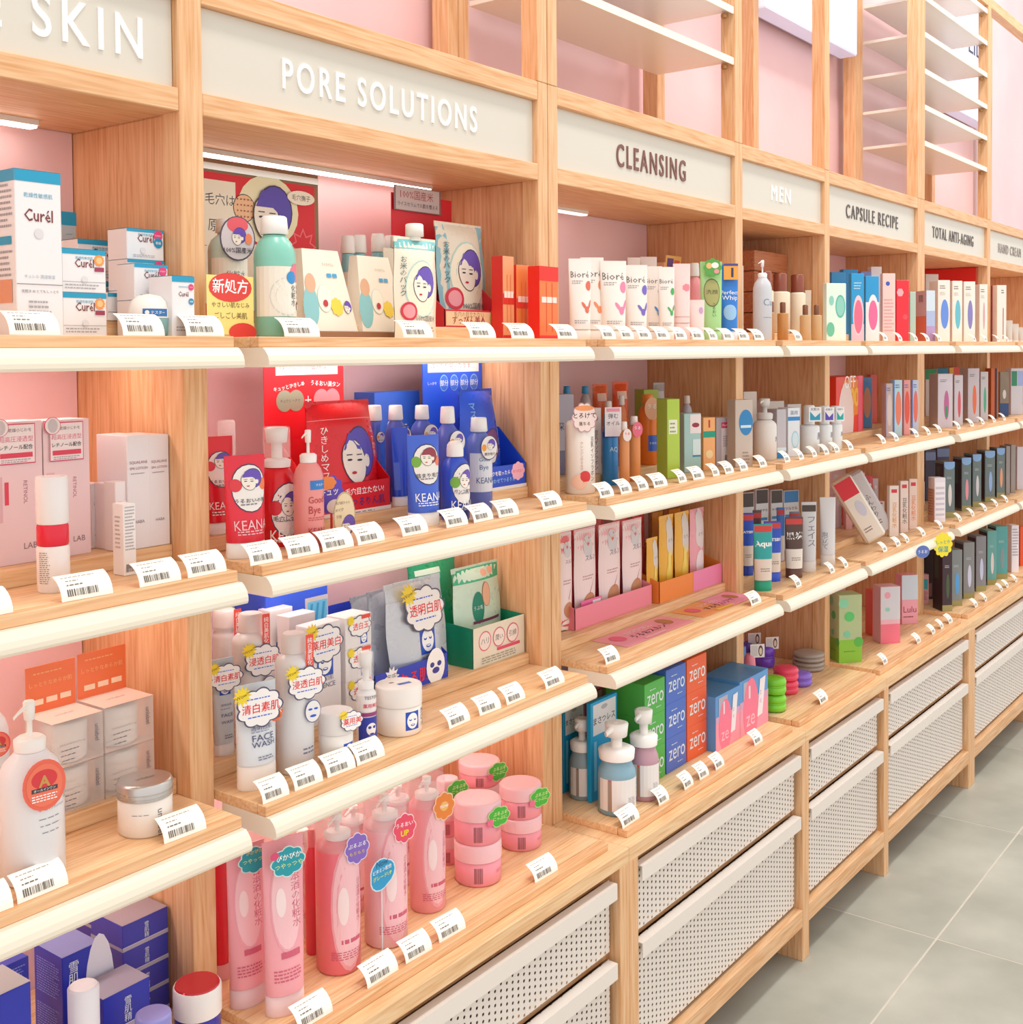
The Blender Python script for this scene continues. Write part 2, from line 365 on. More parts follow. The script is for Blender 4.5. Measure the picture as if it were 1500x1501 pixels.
# base cabinets
for i in range(7):
    L0, R0 = POST[i], POST[i+1]
    x0 = L0[0] if i == 0 else (L0[0]+L0[1])/2; x1 = (R0[0]+R0[1])/2; l, r = bay(i); cx = (x0+x1)/2
    c = thing('base_cabinet', 'oak base cabinet, two white perforated drawers, under the %s' % BAYN[i], 'cabinet', (cx, 1.5, 0))
    def B(name, q, m, bev=.001): return MB().box(q[0]-cx, q[1]-cx, q[2]-1.5, q[3]-1.5, q[4], q[5], m, bev).build(name, c)
    g = .0006
    B('cabinet_top', (x0+g, x1-g, BY, 1.80, .611, CTOP), WT)
    a = x0+g; b = max(l, x0+.02)
    B('stile', (a, l, BY, 1.345, 0, .611), WV); B('stile', (r, x1-g, BY, 1.345, 0, .611), WV)
    B('leg', (a, l, 1.345, 1.375, 0, .1), WV); B('leg', (r, x1-g, 1.345, 1.375, 0, .1), WV)
    B('bottom_rail', (l, r, BY, 1.34, .098, .147), WX)
    B('side_panel', (a, l, 1.345, 1.80, .1, .611), WP); B('side_panel', (r, x1-g, 1.345, 1.80, .1, .611), WP)
    B('bottom_panel', (l, r, 1.34, 1.80, .1, .112), WP); B('back_panel', (l, r, 1.79, 1.80, .112, .611), WP, 0)
    B('divider_rail', (l, r, 1.334, 1.352, .405, .447), WX); B('upper_rail', (l, r, 1.334, 1.352, .575, .6105), WX)
    B('shade_plinth', (a, x1-g, 1.60, 1.62, 0, .1), M('#6f665f', .7), 0)  # dark tone and forward place added to deepen the shade under the cabinet
    for z0, z1 in ((.431, .586), (.158, .415)):
        d = MB().box(l+.006-cx, r-.012-cx, -.182, -.1812, z0, z1, PERF)
        d.box(l+.008-cx, r-.014-cx, -.168, -.16, z0+.004, z1-.02, M('#9a8678', .8))
        dd = d.build('drawer', c)
        h = MB()
        h.box(l+.012-cx, r-.016-cx, -.2055, -.2035, z1-.034, z1, DRW); h.box(l+.012-cx, r-.016-cx, -.2035, -.1825, z1-.002, z1, DRW)
        h.build('pull_lip', dd)
    t = thing('counter_board', 'oak display board lying on the base cabinet of the %s' % BAYN[i], 'board', ((l+r)/2, 1.55, CTOP+.0002)); q = (l+r)/2
    MB().box(l-q+.001, r-q-.001, 1.352-1.55, 1.788-1.55, 0, .0163, WT, .0008).build('board', t)
    MB().box(l-q+.001, r-q-.001, 1.326-1.55, 1.3508-1.55, 0, .0163, WX, .0012).build('front_strip', t)
# white shelves of the upper grid
for i, zs in ((2, (2.53, 2.673, 2.816, 2.96)), (5, (2.53, 2.673, 2.816, 2.96, 3.105, 3.25))):
    l, r = bay(i)
    for k, z in enumerate(zs):
        o = thing('white_shelf', 'white shelf in the upper grid above the %s, %s from bottom' % (BAYN[i], ['first', 'second', 'third', 'fourth', 'fifth', 'sixth'][k]), 'shelf', ((l+r)/2, 1.64, z)); w_ = (r-l)/2-.001
        MB().box(-w_, w_, -.135, .11, -.004, .008, M('#efe9e2', .3), .001).build('board', o)
        MB().box(-w_, w_, -.1395, -.1355, -.012, .008, M('#f8f1df', .35)).build('front_edge', o)
        for sx in (-1, 1):
            x = sx*(w_-.012); m = MB(); m.lathe([(.007, -.022), (.009, -.018), (.009, -.0125)], M('#b58a5a', .4, 1, .6), 12, x, -.115); m.build('shelf_clip', o)
# lit boxes hanging at the back of the upper grid
for i, x0, x1, nm in ((4, 3.727, 4.575, 'capsule recipe bay'), (6, 5.70, 6.50, 'hand cream bay')):
    o = thing('light_box', 'glowing white light box on the pink wall above the %s' % nm, 'light', ((x0+x1)/2, 1.76, 2.881)); h = (x1-x0)/2
    MB().box(-h, h, -.036, .036, .002, .55, M('#e2e9ff', .4, 1, 0, .4), .004).build('acrylic_box', o)
    MB().box(-h+.004, h-.004, -.033, .033, -.001, .003, M('#cfd4f0', .4, 1, 0, .3)).build('base_panel', o)
    MB().box(-h-.002, h+.002, .0365, .0395, .0, .55, M('#b9b6cc', .4)).build('mounting_plate', o)
    if i == 6:
        m = MB(); vs, fs, tw, th = textmesh('LID', .02)
        ax = onY(1420, 70, 1.723).x-(x0+x1)/2; bx = onY(1441, 70, 1.723).x-(x0+x1)/2; sx = (bx-ax)/tw; zc = onY(1430, 72, 1.723).z-2.881; sy = .075/th
        m.add([((ax+bx)/2+x*sx, -.0368, zc+y*sy) for x, y in vs], fs, '#2c3560'); m.build('lettering', o)
# ------------------------------------------------------------------ product builders (origin: bottom centre, front faces -y)
ORD = ['first', 'second', 'third', 'fourth', 'fifth', 'sixth', 'seventh', 'eighth', 'ninth', 'tenth', 'eleventh', 'twelfth', 'thirteenth', 'fourteenth', 'fifteenth']
def pr(o, S, items, curved=False, name='printed_label'):
    if not items: return None
    m = MB(); deco(m, S[0], S[1], S[2], items, curved); return m.build(name, o)
def carton(o, w, d, h, c='#f3efe9', front=None, left=None, top=None, alpha=1.0, body='carton_body', rough=.35):
    MB().box(-w/2, w/2, -d/2, d/2, 0, h, M(c, rough, alpha), .0009).build(body, o)
    m = MB()
    for S, it in ((s_front(w, d, h), front), (s_left(w, d, h), left), (s_top(w, d, h), top)):
        if it: deco(m, S[0], S[1], S[2], it)
    if m.v: m.build('printed_design', o)
def cap_parts(o, kind, r, zb, h, cc, ca=1.0, nr=None):
    nr = nr or r*.55; H = h-zb; mt = M(cc, .35, ca)
    if kind == 'flip':
        MB().lathe([(nr*1.0, zb+.001), (nr*1.12, zb+H*.1), (nr*1.0, zb+H*.93), (nr*.9, h)], mt, 20).build('flip_cap', o)
    elif kind == 'long':
        MB().lathe([(nr, zb+.0005), (nr, h-.003), (nr-.003, h)], mt, 28).build('cap', o)
    elif kind == 'dome':
        MB().lathe([(nr, zb+.0005), (nr, zb+H*.45), (nr*.93, zb+H*.75), (nr*.7, zb+H*.93), (nr*.35, h), (.0005, h)], mt, 24).build('domed_cap', o)
    elif kind == 'crown':
        MB().lathe([(nr, zb+.0005), (nr, h-.004), (nr-.004, h)], mt, 28).build('cap', o)
    elif kind in ('pump', 'foam', 'spray'):
        k = {'pump': (.75, .28, .2), 'foam': (1.0, .32, .46), 'spray': (.85, .22, .5)}[kind]
        c1 = MB().lathe([(nr*k[0]*1.15, zb+.0005), (nr*k[0]*1.2, zb+H*k[1]*.8), (nr*k[0]*.9, zb+H*k[1])], mt, 20); c1.build('collar', o)
        s = MB().lathe([(nr*k[2]*.8, zb+H*k[1]), (nr*k[2]*.8, zb+H*.6), (nr*k[2]*1.5, zb+H*.62), (nr*k[2]*1.7, zb+H*.97), (nr*k[2]*1.3, h)], mt, 16)
        a = nr*k[2]
        if kind != 'spray':
            L = nr*(1.5 if kind == 'pump' else 1.25); rings = []
            for t in range(5):
                q = t/4; x = -L*q; zz = zb+H*(.9-.12*q*q); rr = a*(1.0-.45*q)
                rings.append([(x*.8-rr*.0, x*.55+rr*math.cos(b), zz+rr*.7*math.sin(b)) for b in [2*math.pi*j/8 for j in range(8)]])
            s.loft(rings, mt)
        s.build('pump_head', o)
        if kind == 'spray':
            MB().lathe([(nr*1.0, zb+H*.25), (nr*1.0, h-.001), (nr*.8, h+.001)], M('#ffffff', .1, .22), 20).build('clear_overcap', o)
def bottle(o, r, h, c='#f3efe9', cap='flip', cc='#f7f5f2', b=.82, nr=None, sh=.12, deco_=None, lab=(.15, .7), lc=None, alpha=1.0, sy=1.0, ca=1.0, ang=160, turn=0, fill=None, over=False):
    zb = h*b; nr = nr or r*.55; s = h*sh; nk = nr*.85
    MB().lathe([(r*.9, 0), (r, .004), (r, zb-s*1.5), (r*.97, zb-s*1.0), (r*.82, zb-s*.5), (nk*1.15, zb-s*.12), (nk, zb)], M(c, .3, alpha), 28, 0, 0, sy).build('body', o)
    if fill: MB().lathe([(r*.86, .004), (r*.93, .008), (r*.93, zb*fill[1])], M(fill[0], .3), 24, 0, 0, sy).build('contents', o)
    cap_parts(o, cap, r, zb, h, cc, ca, nr)
    if over: MB().lathe([(r*1.0, zb-s*1.3), (r*1.0, h+.001)], M('#f8e4e6', .12, .28), 28, 0, 0, 1, False, False).build('clear_sleeve', o)
    z0, z1 = h*lab[0], h*lab[1]
    it = ([('r', 0, 0, 1, 1, lc)] if lc else [])+(deco_ or [])
    pr(o, s_cyl(r, z0, z1, ang, sy, math.radians(0) or turn), it, True)
def jar(o, r, h, c='#f3efe9', lc='#f4f2ee', lf=.4, deco_=None, lab=(.05, .55), top=None, alpha=1.0, la=1.0, lm=0.0, band=None):
    zl = h*(1-lf)
    MB().lathe([(r*.9, 0), (r*.98, .003), (r*.98, zl-.002), (r*.9, zl-.0005)], M(c, .3, alpha), 30).build('jar_body', o)
    if alpha < 1: MB().lathe([(r*.8, .004), (r*.88, .007), (r*.88, zl*.9)], M('#fbf4ee', .4), 24).build('cream', o)
    m = MB().lathe([(r, zl), (r, h-.004), (r*.97, h-.001), (r*.9, h)], M(lc, .3, la, lm), 30)
    if lm: m.lathe([(r*1.012, zl+.002), (r*1.012, zl+.004)], M(lc, .25, 1, lm), 30); m.lathe([(r*1.012, zl+.008), (r*1.012, zl+.010)], M(lc, .25, 1, lm), 30)
    m.build('lid', o)
    if deco_: pr(o, s_cyl(r*.98, h*lab[0], h*lab[1], 150), deco_, True)
    if top: pr(o, (lambda u, v, q: ((u-.5)*r*1.6, (v-.5)*r*1.6, h+q), r*1.6, r*1.6), top, False, 'lid_print')
def tube(o, w, h, c='#f3efe9', cc='#f7f5f2', deco_=None, capf=.12, t=None, alpha=1.0, capw=.92, crimp=.035, cap='plain'):
    t = t or w*.62; zc = h*capf; rc = w*capw/2; n = 28
    MB().lathe([(rc*.97, 0), (rc, .003), (rc*.99, zc-.001), (rc*.9, zc)], M(cc, .35), n, 0, 0, t/w).build('cap', o)
    def rx(v): return (w/2)*(capw*.98+(1-capw*.98)*min(1, v*1.1))
    def ry(v): return max(.0012, (t/2)*(1-max(0, v-.02)**1.15))
    m = MB(); ks = [0, .02, .15, .3, .45, .6, .72, .83, .92, 1-crimp, 1]
    rings = [[(rx(v)*math.cos(2*math.pi*j/n), ry(v if v < 1-crimp else 1.02)*math.sin(2*math.pi*j/n), zc+.0005+(h-zc)*v) for j in range(n)] for v in ks]
    m.loft(rings, M(c, .3, alpha)).build('tube_body', o)
    if deco_:
        def S(u, v, q):
            f = (u-.5)*math.radians(165); vv = min(max(v, 0), 1)
            return (rx(vv)*math.sin(f), -(ry(vv)*math.cos(f)+q+.0003), zc+(h-zc)*vv)
        pr(o, (S, w*1.05, h-zc), deco_, True)
def pouch(o, w, h, t=.03, c='#dfe3e8', deco_=None, spout=None, alpha=1.0, rough=.28, taper=0.0, metal=0.0, notch=True):
    NX, NY = 10, 12
    def bul(u, v): return t/2*(1-abs(2*u-1)**2.6)*(max(0, (1-v)/.2)**.6 if v > .8 else 1)*(1 if v > .06 else .75)
    def wd(v): return w*(1-taper*v)*(1-.03*math.sin(v*9))
    def S(u, v, q): return ((u-.5)*wd(v), -(max(bul(min(max(u, 0), 1), v), .0006)+q), v*h)
    m = MB()
    for sg in (1, -1):
        vs = []
        for j in range(NY+1):
            for i in range(NX+1):
                u, v = i/NX, j/NY; vs.append(((u-.5)*wd(v), -sg*max(bul(u, v), .0006), v*h))
        fs = [(j*(NX+1)+i, j*(NX+1)+i+1, (j+1)*(NX+1)+i+1, (j+1)*(NX+1)+i) for j in range(NY) for i in range(NX)]
        if sg < 0: fs = [tuple(reversed(f)) for f in fs]
        m.add(vs, fs, M(c, rough, alpha, metal), True)
    m.build('pouch_body', o)
    MB().box(-w*(1-taper)/2+.0005, w*(1-taper)/2-.0005, -.0012, .0012, h*.965, h*1.0+.004, M(c, rough, alpha, metal)).build('top_seal', o)
    pr(o, (S, w, h), deco_, True)
    if spout:
        MB().lathe([(w*.1, h-.002), (w*.1, h+.006), (w*.15, h+.0065), (w*.145, h+.028), (w*.12, h+.03)], M(spout, .35), 18).build('spout_cap', o)
def talker(o, x, y, z, w, h, items, c='#ffffff', shape='b', lobes=9, name='hang_tag', tilt=0.0, oc=None):
    S = (lambda u, v, q: (x+(u-.5)*w, y-q-(v-.5)*h*tilt, z+(v-.5)*h)); m = MB()
    if shape == 'r': P = [(0, 0), (1, 0), (1, 1), (0, 1)]
    else:
        n = 6*lobes if shape == 'b' else 24
        P = [(.5+.5*math.cos(a)*(.86+.14*abs(math.cos(a*lobes/2)) if shape == 'b' else 1), .5+.5*math.sin(a)*(.86+.14*abs(math.cos(a*lobes/2)) if shape == 'b' else 1)) for a in [2*math.pi*j/n for j in range(n)]]
    m.loft([[S(u, v, -.0004) for u, v in P], [S(u, v, .0004) for u, v in P]], M(oc or c, .3), False)
    if oc: m.add([S(.5+(u-.5)*.93, .5+(v-.5)*.93, .0006) for u, v in P], [tuple(range(len(P)))], c)
    deco(m, S, w, h, items, False, .0008); return m.build(name, o)
def display(o, w, d, hl, hs, hb, c, lip=None, header=None, hc=None, left=None, inner=None, lc=None):
    t = .0015; m = MB(); k = M(c, .45)
    m.box(-w/2, w/2, -d/2, d/2, 0, t, k); m.box(-w/2, w/2, d/2-t, d/2, t, hb, M(hc or c, .45))
    for sx in (-1, 1):
        x0, x1 = (sx*w/2, sx*(w/2-t)) if sx < 0 else (w/2-t, w/2)
        pf = [(-d/2, t), (d/2-t, t), (d/2-t, hs), (d*.1, hs*.92), (-d/2, hl)]
        m.loft([[(x0, a, b) for a, b in pf], [(x1, a, b) for a, b in pf]], k, False)
    m.box(-w/2, w/2, -d/2, -d/2+t, t, hl, M(lc or c, .45)); m.build('tray', o)
    if lip: pr(o, (lambda u, v, q: (-w/2+u*w, -d/2-q, v*hl), w, hl), lip, False, 'lip_print')
    if header: pr(o, (lambda u, v, q: (-w/2+u*w, d/2-t-q, hs+v*(hb-hs)), w, hb-hs), header, False, 'header_print')
    if left: pr(o, (lambda u, v, q: (-w/2-q, d/2-u*d, v*hl), d, hl), left, False, 'side_print')
def macaron(o, r, h, c):
    MB().lathe([(r*.7, 0), (r*.9, h*.05), (r, h*.22), (r*.97, h*.4), (r*.9, h*.45)], M(c, .22), 26).build('lower_shell', o)
    MB().lathe([(r*.92, h*.452), (r*.96, h*.5), (r*.92, h*.55)], M(c, .5), 26).build('seam_ring', o)
    MB().lathe([(r*.9, h*.552), (r*.97, h*.6), (r, h*.75), (r*.88, h*.93), (r*.55, h), (.001, h)], M(c, .22), 26).build('upper_shell', o)
# ------------------------------------------------------------------ placing: (shelf level, front or centre depth, left/right/top as seen) -> real size and place
def zbase(R, Y): return LEV[R]+(STEP+.0004 if (Y >= 1.53 and R < 3) else .0003)
NOTE = {}
def uniq(lb):
    NOTE[lb] = NOTE.get(lb, 0)+1
    if NOTE[lb] > 1: print('DUPLABEL', lb)
    return lb
STK = {1: [''], 2: ['bottom', 'top'], 3: ['bottom', 'middle', 'top'], 4: ['lowest', 'second lowest', 'third', 'topmost']}
def put(fn, R, Y, pl, pr_, pt, name, label, cat, d=None, n=1, group=None, rz=0, zb=None, rnd=None, k=None, xr=None, lean=0, turn=None, **kw):
    rnd = fn in (bottle, jar, macaron) if rnd is None else rnd
    mid = onY((pl+pr_)/2, pt, Y); X = mid.x; z0 = zbase(R, Y) if zb is None else zb
    if turn is None:
        if xr or zb: turn = 0
        elif rnd: turn = .3 if X < 2.1 else .65
        elif fn is tube: turn = .35 if X < 2.1 else .75
        elif X < 2.12 or (R == 3 and X < 3.7): turn = 0
        else: turn = .45 if X < 3.7 else .6
        if R == 0 and fn is carton and X < 2.12: turn = 0
    full = math.atan2(X, Y); rz = rz-turn*full
    H = mid.z-z0
    if rnd:
        dep = fw.dot(mid-Vector((0, 0, CH))); r = (pr_-pl)/2*dep/FPX*math.sqrt(1/(1+(((pl+pr_)/2-750)/FPX)**2))
        loc = Vector((mid.x, Y, z0)); size = (r*(k or (1.0 if X < 2.12 or R == 3 else 1.1)), H/n); hx = hy = size[0]
    else:
        e = Vector((math.cos(rz), math.sin(rz))); dr = ray(pr_, pt); yl = Y; w_ = .05
        for _ in range(4):
            L = onY(pl, pt, yl)
            if xr: L.x = xr[0]; w_ = xr[1]-xr[0]; break
            w_ = -(L.x*dr.y-L.y*dr.x)/(e.x*dr.y-e.y*dr.x); yl = Y-e.y*w_/2 if fn is not carton else Y-e.y*w_*.5
        w_ -= .0012; nx, ny = -e.y, e.x; dd = d if fn is carton and d else (w_ if fn is carton else 0)
        cx, cy = L.x+e.x*w_/2, L.y+e.y*w_/2
        if fn is tube: off = w_*.30; cx, cy = cx, cy
        loc = Vector((cx+nx*dd/2, cy+ny*dd/2, z0)); kk = k or ((1.04 if X < 2.6 else 1.14) if fn is tube else .95)
        if fn is carton: size = (w_, dd, H/n); t_ = dd
        else: size = (w_*kk, H/n); t_ = w_*.5 if fn is tube else .03
        if fn is carton and not d: size = (w_, dd, H/n)
        hx = (abs(e.x)*size[0]+abs(e.y)*t_)/2; hy = (abs(e.y)*size[0]+abs(e.x)*t_)/2
        if fn is tube: hy = max(hy, .0)
    bi = min(range(7), key=lambda q: abs((POST[q][1]+POST[q+1][0])/2-loc.x)); L_, R_ = POST[bi][1]+.002, POST[bi+1][0]-.002
    if loc.x-hx < L_ or loc.x+hx > R_:
        if hx*2 > R_-L_: pass
        elif loc.x-hx < L_: loc.x += min(L_-(loc.x-hx), .075)
        else: loc.x -= min(loc.x+hx-R_, .075)
        f = min(loc.x-L_, R_-loc.x)/hx
        if f < 1: size = (size[0]*max(.2, f),)+tuple(size[1:])
    if loc.y+hy > 1.786: loc.y = 1.786-hy
    lim = 1.405 if R < 3 else 1.362
    if loc.y-hy < lim: loc.y = lim+hy
    o = None
    for i in range(n):
        lb = label if n == 1 else '%s, %s in stack' % (label, STK[n][i])
        Lc = loc+Vector((0, 0, (H/n+.0002)*i))
        if o is None:
            o = thing(name, uniq(lb), cat, Lc, rz, group); fn(o, *size, **kw); o.rotation_euler.x = -math.radians(lean)
        else: last = dup(o, Lc, uniq(lb), rz)
    return o, (last if n > 1 else o), size
TAGN = [0]; TAGP = None
def price_tags(R, row, spans):
    global TAGP
    for i, (pl, pr_) in enumerate(spans):
        Y = 1.385 if R < 3 else 1.340; z = LEV[R]+.0004
        a = onY(pl, 600 if R == 0 else 900, Y); b = onY(pr_, 600 if R == 0 else 900, Y)
        py = 515+(1.71-z)*FPX/max(.5, (fw.x*a.x+fw.y*Y)); a = onY(pl+6, py, Y); b = onY(pr_-2, py, Y); wd = max(.035, min(.075, b.x-a.x))
        lb = 'curved barcode price tag, %s from left on the %s' % (ORD[i], row)
        L = ((a.x+b.x)/2, Y, z)
        if TAGP is None:
            o = thing('price_tag', uniq(lb), 'price tag', L, 0, 'barcode price tags along the shelf fronts'); TAGP = (o, .058)
            hw = .029; P = [(.036*(1-math.cos(t)), .032*math.sin(t)) for t in [math.radians(q) for q in (0, 12, 24, 36, 48, 60, 70)]]
            m = MB(); n = len(P); th = .0009
            def nrm(i): dy = P[min(i+1, n-1)][0]-P[max(i-1, 0)][0]; dz = P[min(i+1, n-1)][1]-P[max(i-1, 0)][1]; l = math.hypot(dy, dz); return (-dz/l, dy/l)
            outer = [(P[i][0]+nrm(i)[0]*th, P[i][1]+nrm(i)[1]*th) for i in range(n)]
            m.loft([[(x, y, z_) for y, z_ in outer]+[(x, y, z_) for y, z_ in reversed(P)] for x in (-hw, hw)], M('#fffaf0', .3), False)
            m.build('card', o)
            def S(u, v, q):
                t = math.radians(70*min(max(v, 0), 1)); y, z_ = .036*(1-math.cos(t)), .032*math.sin(t); ny, nz = -math.cos(t), math.sin(t)*.6
                return (-hw+u*2*hw, y+ny*(th+q), z_+nz*(th+q)+.0002)
            pr(o, (S, .058, .042), [('l', .5, .82, .8, 1, .08, '#a89f94'), ('l', .3, .66, .3, 1, .08, '#8b8378'), ('l', .3, .5, .32, 1, .1, '#6b645c'), ('bar', .12, .14, .72, .38, '#5d564f')], False, 'barcode_print')
            o.scale = (wd/.058, 1, 1)
        else:
            o = dup(TAGP[0], L, uniq(lb), random.uniform(-.05, .05)); o.scale = (wd/.058, 1, 1)
# ================================================================== printed designs
TEAL = '#1d9cc4'; RED = '#e8202c'; BLU = '#2458dc'; PUR = '#6a4fb8'; YEL = '#f7d92b'; WHT = '#ffffff'; INK = '#4b4550'; PNK = '#f4b3bd'; GRY = '#9a96a0'
def d_curel(s=.25, seal=None, band=.86):
    L = [('r', 0, band, 1, 1, TEAL), ('t', '乾燥性敏感肌', .5, band-.08, s*.2, '#5aa7c4', {'w': .62 if not seal else .4}), ('t', 'Curél', .5, band-.2 if band > .8 else band-.25, s*.5, '#7c3030', {'w': .62 if not seal else .44, 'x': .8, 'b': .01})]
    if seal == 'o': L += [('b', .84, .76, .12, .12, 12, '#ef9a50'), ('e', .84, .76, .07, .07, '#f7c68a'), ('r', .73, .5, .95, .6, '#a03a58'), ('e', .5, .3, .07, .07, '#dfdde0'), ('r', 0, .24, 1, .25, '#8d8a90'), ('l', .5, .16, .9, 2, .07, '#a9a5aa')]
    if seal == 'p': L += [('e', .84, .82, .12, .12, '#e0407c'), ('e', .84, .58, .12, .12, '#1d8fbb'), ('t', 'うるおい', .84, .82, .05, WHT, {'w': .18}), ('t', '乾燥', .84, .58, .05, WHT, {'w': .14}), ('e', .42, .3, .07, .07, '#e4dde0'), ('l', .45, .14, .6, 2, .05, '#a9a5aa')]
    return L
def d_side(c='#a9a5aa', acc=None):
    L = [('l', .5, .9, .8, 8, .035, c), ('l', .5, .5, .8, 8, .035, c)]
    if acc: L += [('r', .15, .2, .85, .34, acc)]
    return L
def d_vert(t, c=INK, x=.5, y=.5, h=.7, more=()): return [('v', t, x, y, .1, c, {'h': h})]+list(more)
def oval(t, cx, cy, rx, ry, rim='#3a3555', fill='#f3ede8'): return [('e', cx, cy, rx, ry, rim), ('e', cx, cy, rx*.95, ry*.95, fill)]
def d_keana(txt1, fruit, hc=PUR, logo=WHT, up=0, body=True):
    L = oval('', .55, .62+up, .36, .52)+[('e', .28, .66+up, .13, .14, fruit), ('e', .83, .66+up, .1, .13, '#f08050'), ('girl', .56, .72+up, .4, hc), ('t', txt1, .55, .48+up, .1, INK, {'w': .6, 'b': .02}), ('l', .55, .43+up, .4, 1, .03, '#7a7080')]
    if body: L += [('t', 'KEANA', .55, .2, .18, logo, {'w': .72, 'x': .75}), ('l', .55, .12, .6, 2, .03, logo)]
    return L
def d_wow(t, c=RED, s=.42, cy=.62, cx=.5): return [('b', cx, cy, s, s*.72, 9, '#54506e'), ('b', cx, cy, s*.94, s*.66, 9, WHT), ('s', cx-s*.62, cy+.07, s*.36, s*.32, 12, YEL), ('t', 'Wow!!', cx-s*.62, cy+.07, s*.12, '#6a4a20', {'r': 18}), ('t', t, cx+.02, cy, s*.36, c, {'w': s*1.45, 'b': .03}), ('l', cx, cy-.06, s, 1, .02, BLU)]
def d_rice(big=True): return [('r', 0, .9, 1, 1, '#7cc5c9'), ('e', .52, .5, .36, .46, '#b9dcd6'), ('e', .52, .5, .34, .44, '#f7efd8'), ('girl', .52, .55, .5, PUR), ('e', .22, .27, .15, .15, '#d6344a'), ('e', .22, .27, .11, .11, '#f0a0a8'), ('t', '100%国産米', .6, .2, .09, '#5a4a44', {'w': .5}), ('v', 'お米のパック', .13, .62, .09, '#4e6f70', {'h': .4}), ('l', .55, .1, .6, 2, .03, '#b58a70')]
def d_perm(c1='#d2607a'): return [('e', .5, .58, .3, 1.0, '#f3a9b6'), ('e', .5, .58, .27, .93, '#f9c6cd'), ('v', '日本酒の化粧水', .68, .62, .07, c1, {'h': .4}), ('r', .36, .24, .72, .28, c1), ('l', .5, .16, .6, 4, .022, c1), ('e', .4, .6, .09, .3, '#fbe3e4')]
# ================================================================== 1 leftmost bay
LB = 'leftmost bay'
CW = '#eceaec'
put(carton, 0, 1.45, 21, 90, 251, 'skincare_carton', 'tall white lotion carton with teal top edge, film wrapped, at the left edge', 'carton', d=.062, c=CW,
    front=d_curel(.34, None, .93)+[('e', .5, .62, .1, .1, '#dcd8dc'), ('t', 'キュレル 潤浸保湿', .5, .36, .07, '#9fb4c4', {'w': .66}), ('r', 0, .31, 1, .315, '#8d8a90'), ('t', '化粧水 III とてもしっとり', .5, .27, .07, '#6b666e', {'w': .8}), ('l', .5, .2, .5, 3, .03, '#a9a5aa')], left=[('r', 0, .93, 1, 1, TEAL)]+d_side('#a9a5aa', '#e09a78')+[('r', .15, .55, .85, .6, TEAL)], top=[('r', 0, 0, 1, 1, '#3aa6c8')])
put(carton, 0, 1.46, 91, 156, 366, 'cream_carton', 'white cream carton with teal edge and orange seal beside the tall carton', 'carton', n=2, d=.055, group='small teal-edged cream cartons', c=CW, front=d_curel(.25, 'o', .88), top=[('r', 0, 0, 1, 1, '#3aa6c8')])
put(carton, 0, 1.63, 114, 184, 353, 'cream_carton', 'white cream carton with teal edge and orange seal in the rear stack', 'carton', n=2, d=.055, group='small teal-edged cream cartons', c=CW, front=d_curel(.25, 'o', .88), top=[('r', 0, 0, 1, 1, '#3aa6c8')])
put(carton, 0, 1.70, 90, 113, 311, 'cream_carton', 'narrow grey carton with an orange seal at the back of the leftmost bay', 'carton', d=.05, c='#c5c8cc', front=d_curel(.25, 'o', .88))
put(carton, 0, 1.53, 158, 197, 430, 'cream_carton', 'low white carton with teal edge behind the domed tester', 'carton', d=.05, c=CW, front=[('r', 0, .86, 1, 1, TEAL), ('r', 0, .3, 1, .32, '#8d8a90')])
put(carton, 0, 1.72, 152, 186, 342, 'cream_carton', 'grey carton with dark teal band in the back corner of the leftmost bay', 'carton', d=.05, c='#b5b8bc', front=[('r', 0, .88, 1, 1, '#1f7f9c')])
put(carton, 0, 1.536, 186, 241, 337, 'moisture_carton', 'square white carton with pink and teal dots, rear of the staircase', 'carton', d=.05, n=3, c=CW, front=d_curel(.3, 'p', .9), top=[('r', 0, 0, 1, 1, '#3aa6c8')])
put(carton, 0, 1.478, 197, 247, 388, 'moisture_carton', 'square white carton with pink and teal dots, middle of the staircase', 'carton', d=.045, n=2, c=CW, front=d_curel(.3, 'p', .9), top=[('r', 0, 0, 1, 1, '#3aa6c8')])
put(carton, 0, 1.408, 252, 286, 405, 'moisture_carton', 'square white carton with pink and teal dots, front one nearest the oak post', 'carton', d=.055, c=CW, front=d_curel(.3, 'p', .9), top=[('r', 0, 0, 1, 1, '#3aa6c8')])
def dome_jar(o, r, h):
    MB().lathe([(r*.8, 0), (r*.92, .003), (r, h*.42)], M('#8fc0c4', .3), 28).build('jar_body', o)
    MB().lathe([(r*1.01, h*.425), (r*1.0, h*.6), (r*.86, h*.82), (r*.55, h*.95), (.001, h)], M('#f3eee6', .3), 28).build('domed_lid', o)
    pr(o, s_cyl(r*1.0, h*.44, h*.66, 120), [('r', .15, .1, .75, .9, '#2f74b8'), ('e', .25, .5, .05, .05, WHT), ('t', 'テスター', .5, .5, .1, WHT, {'w': .34})], True, 'tester_sticker')
put(dome_jar, 0, 1.443, 187, 250, 431, 'tester_jar', 'white domed tester jar with a teal base and blue sticker', 'jar', rnd=True)
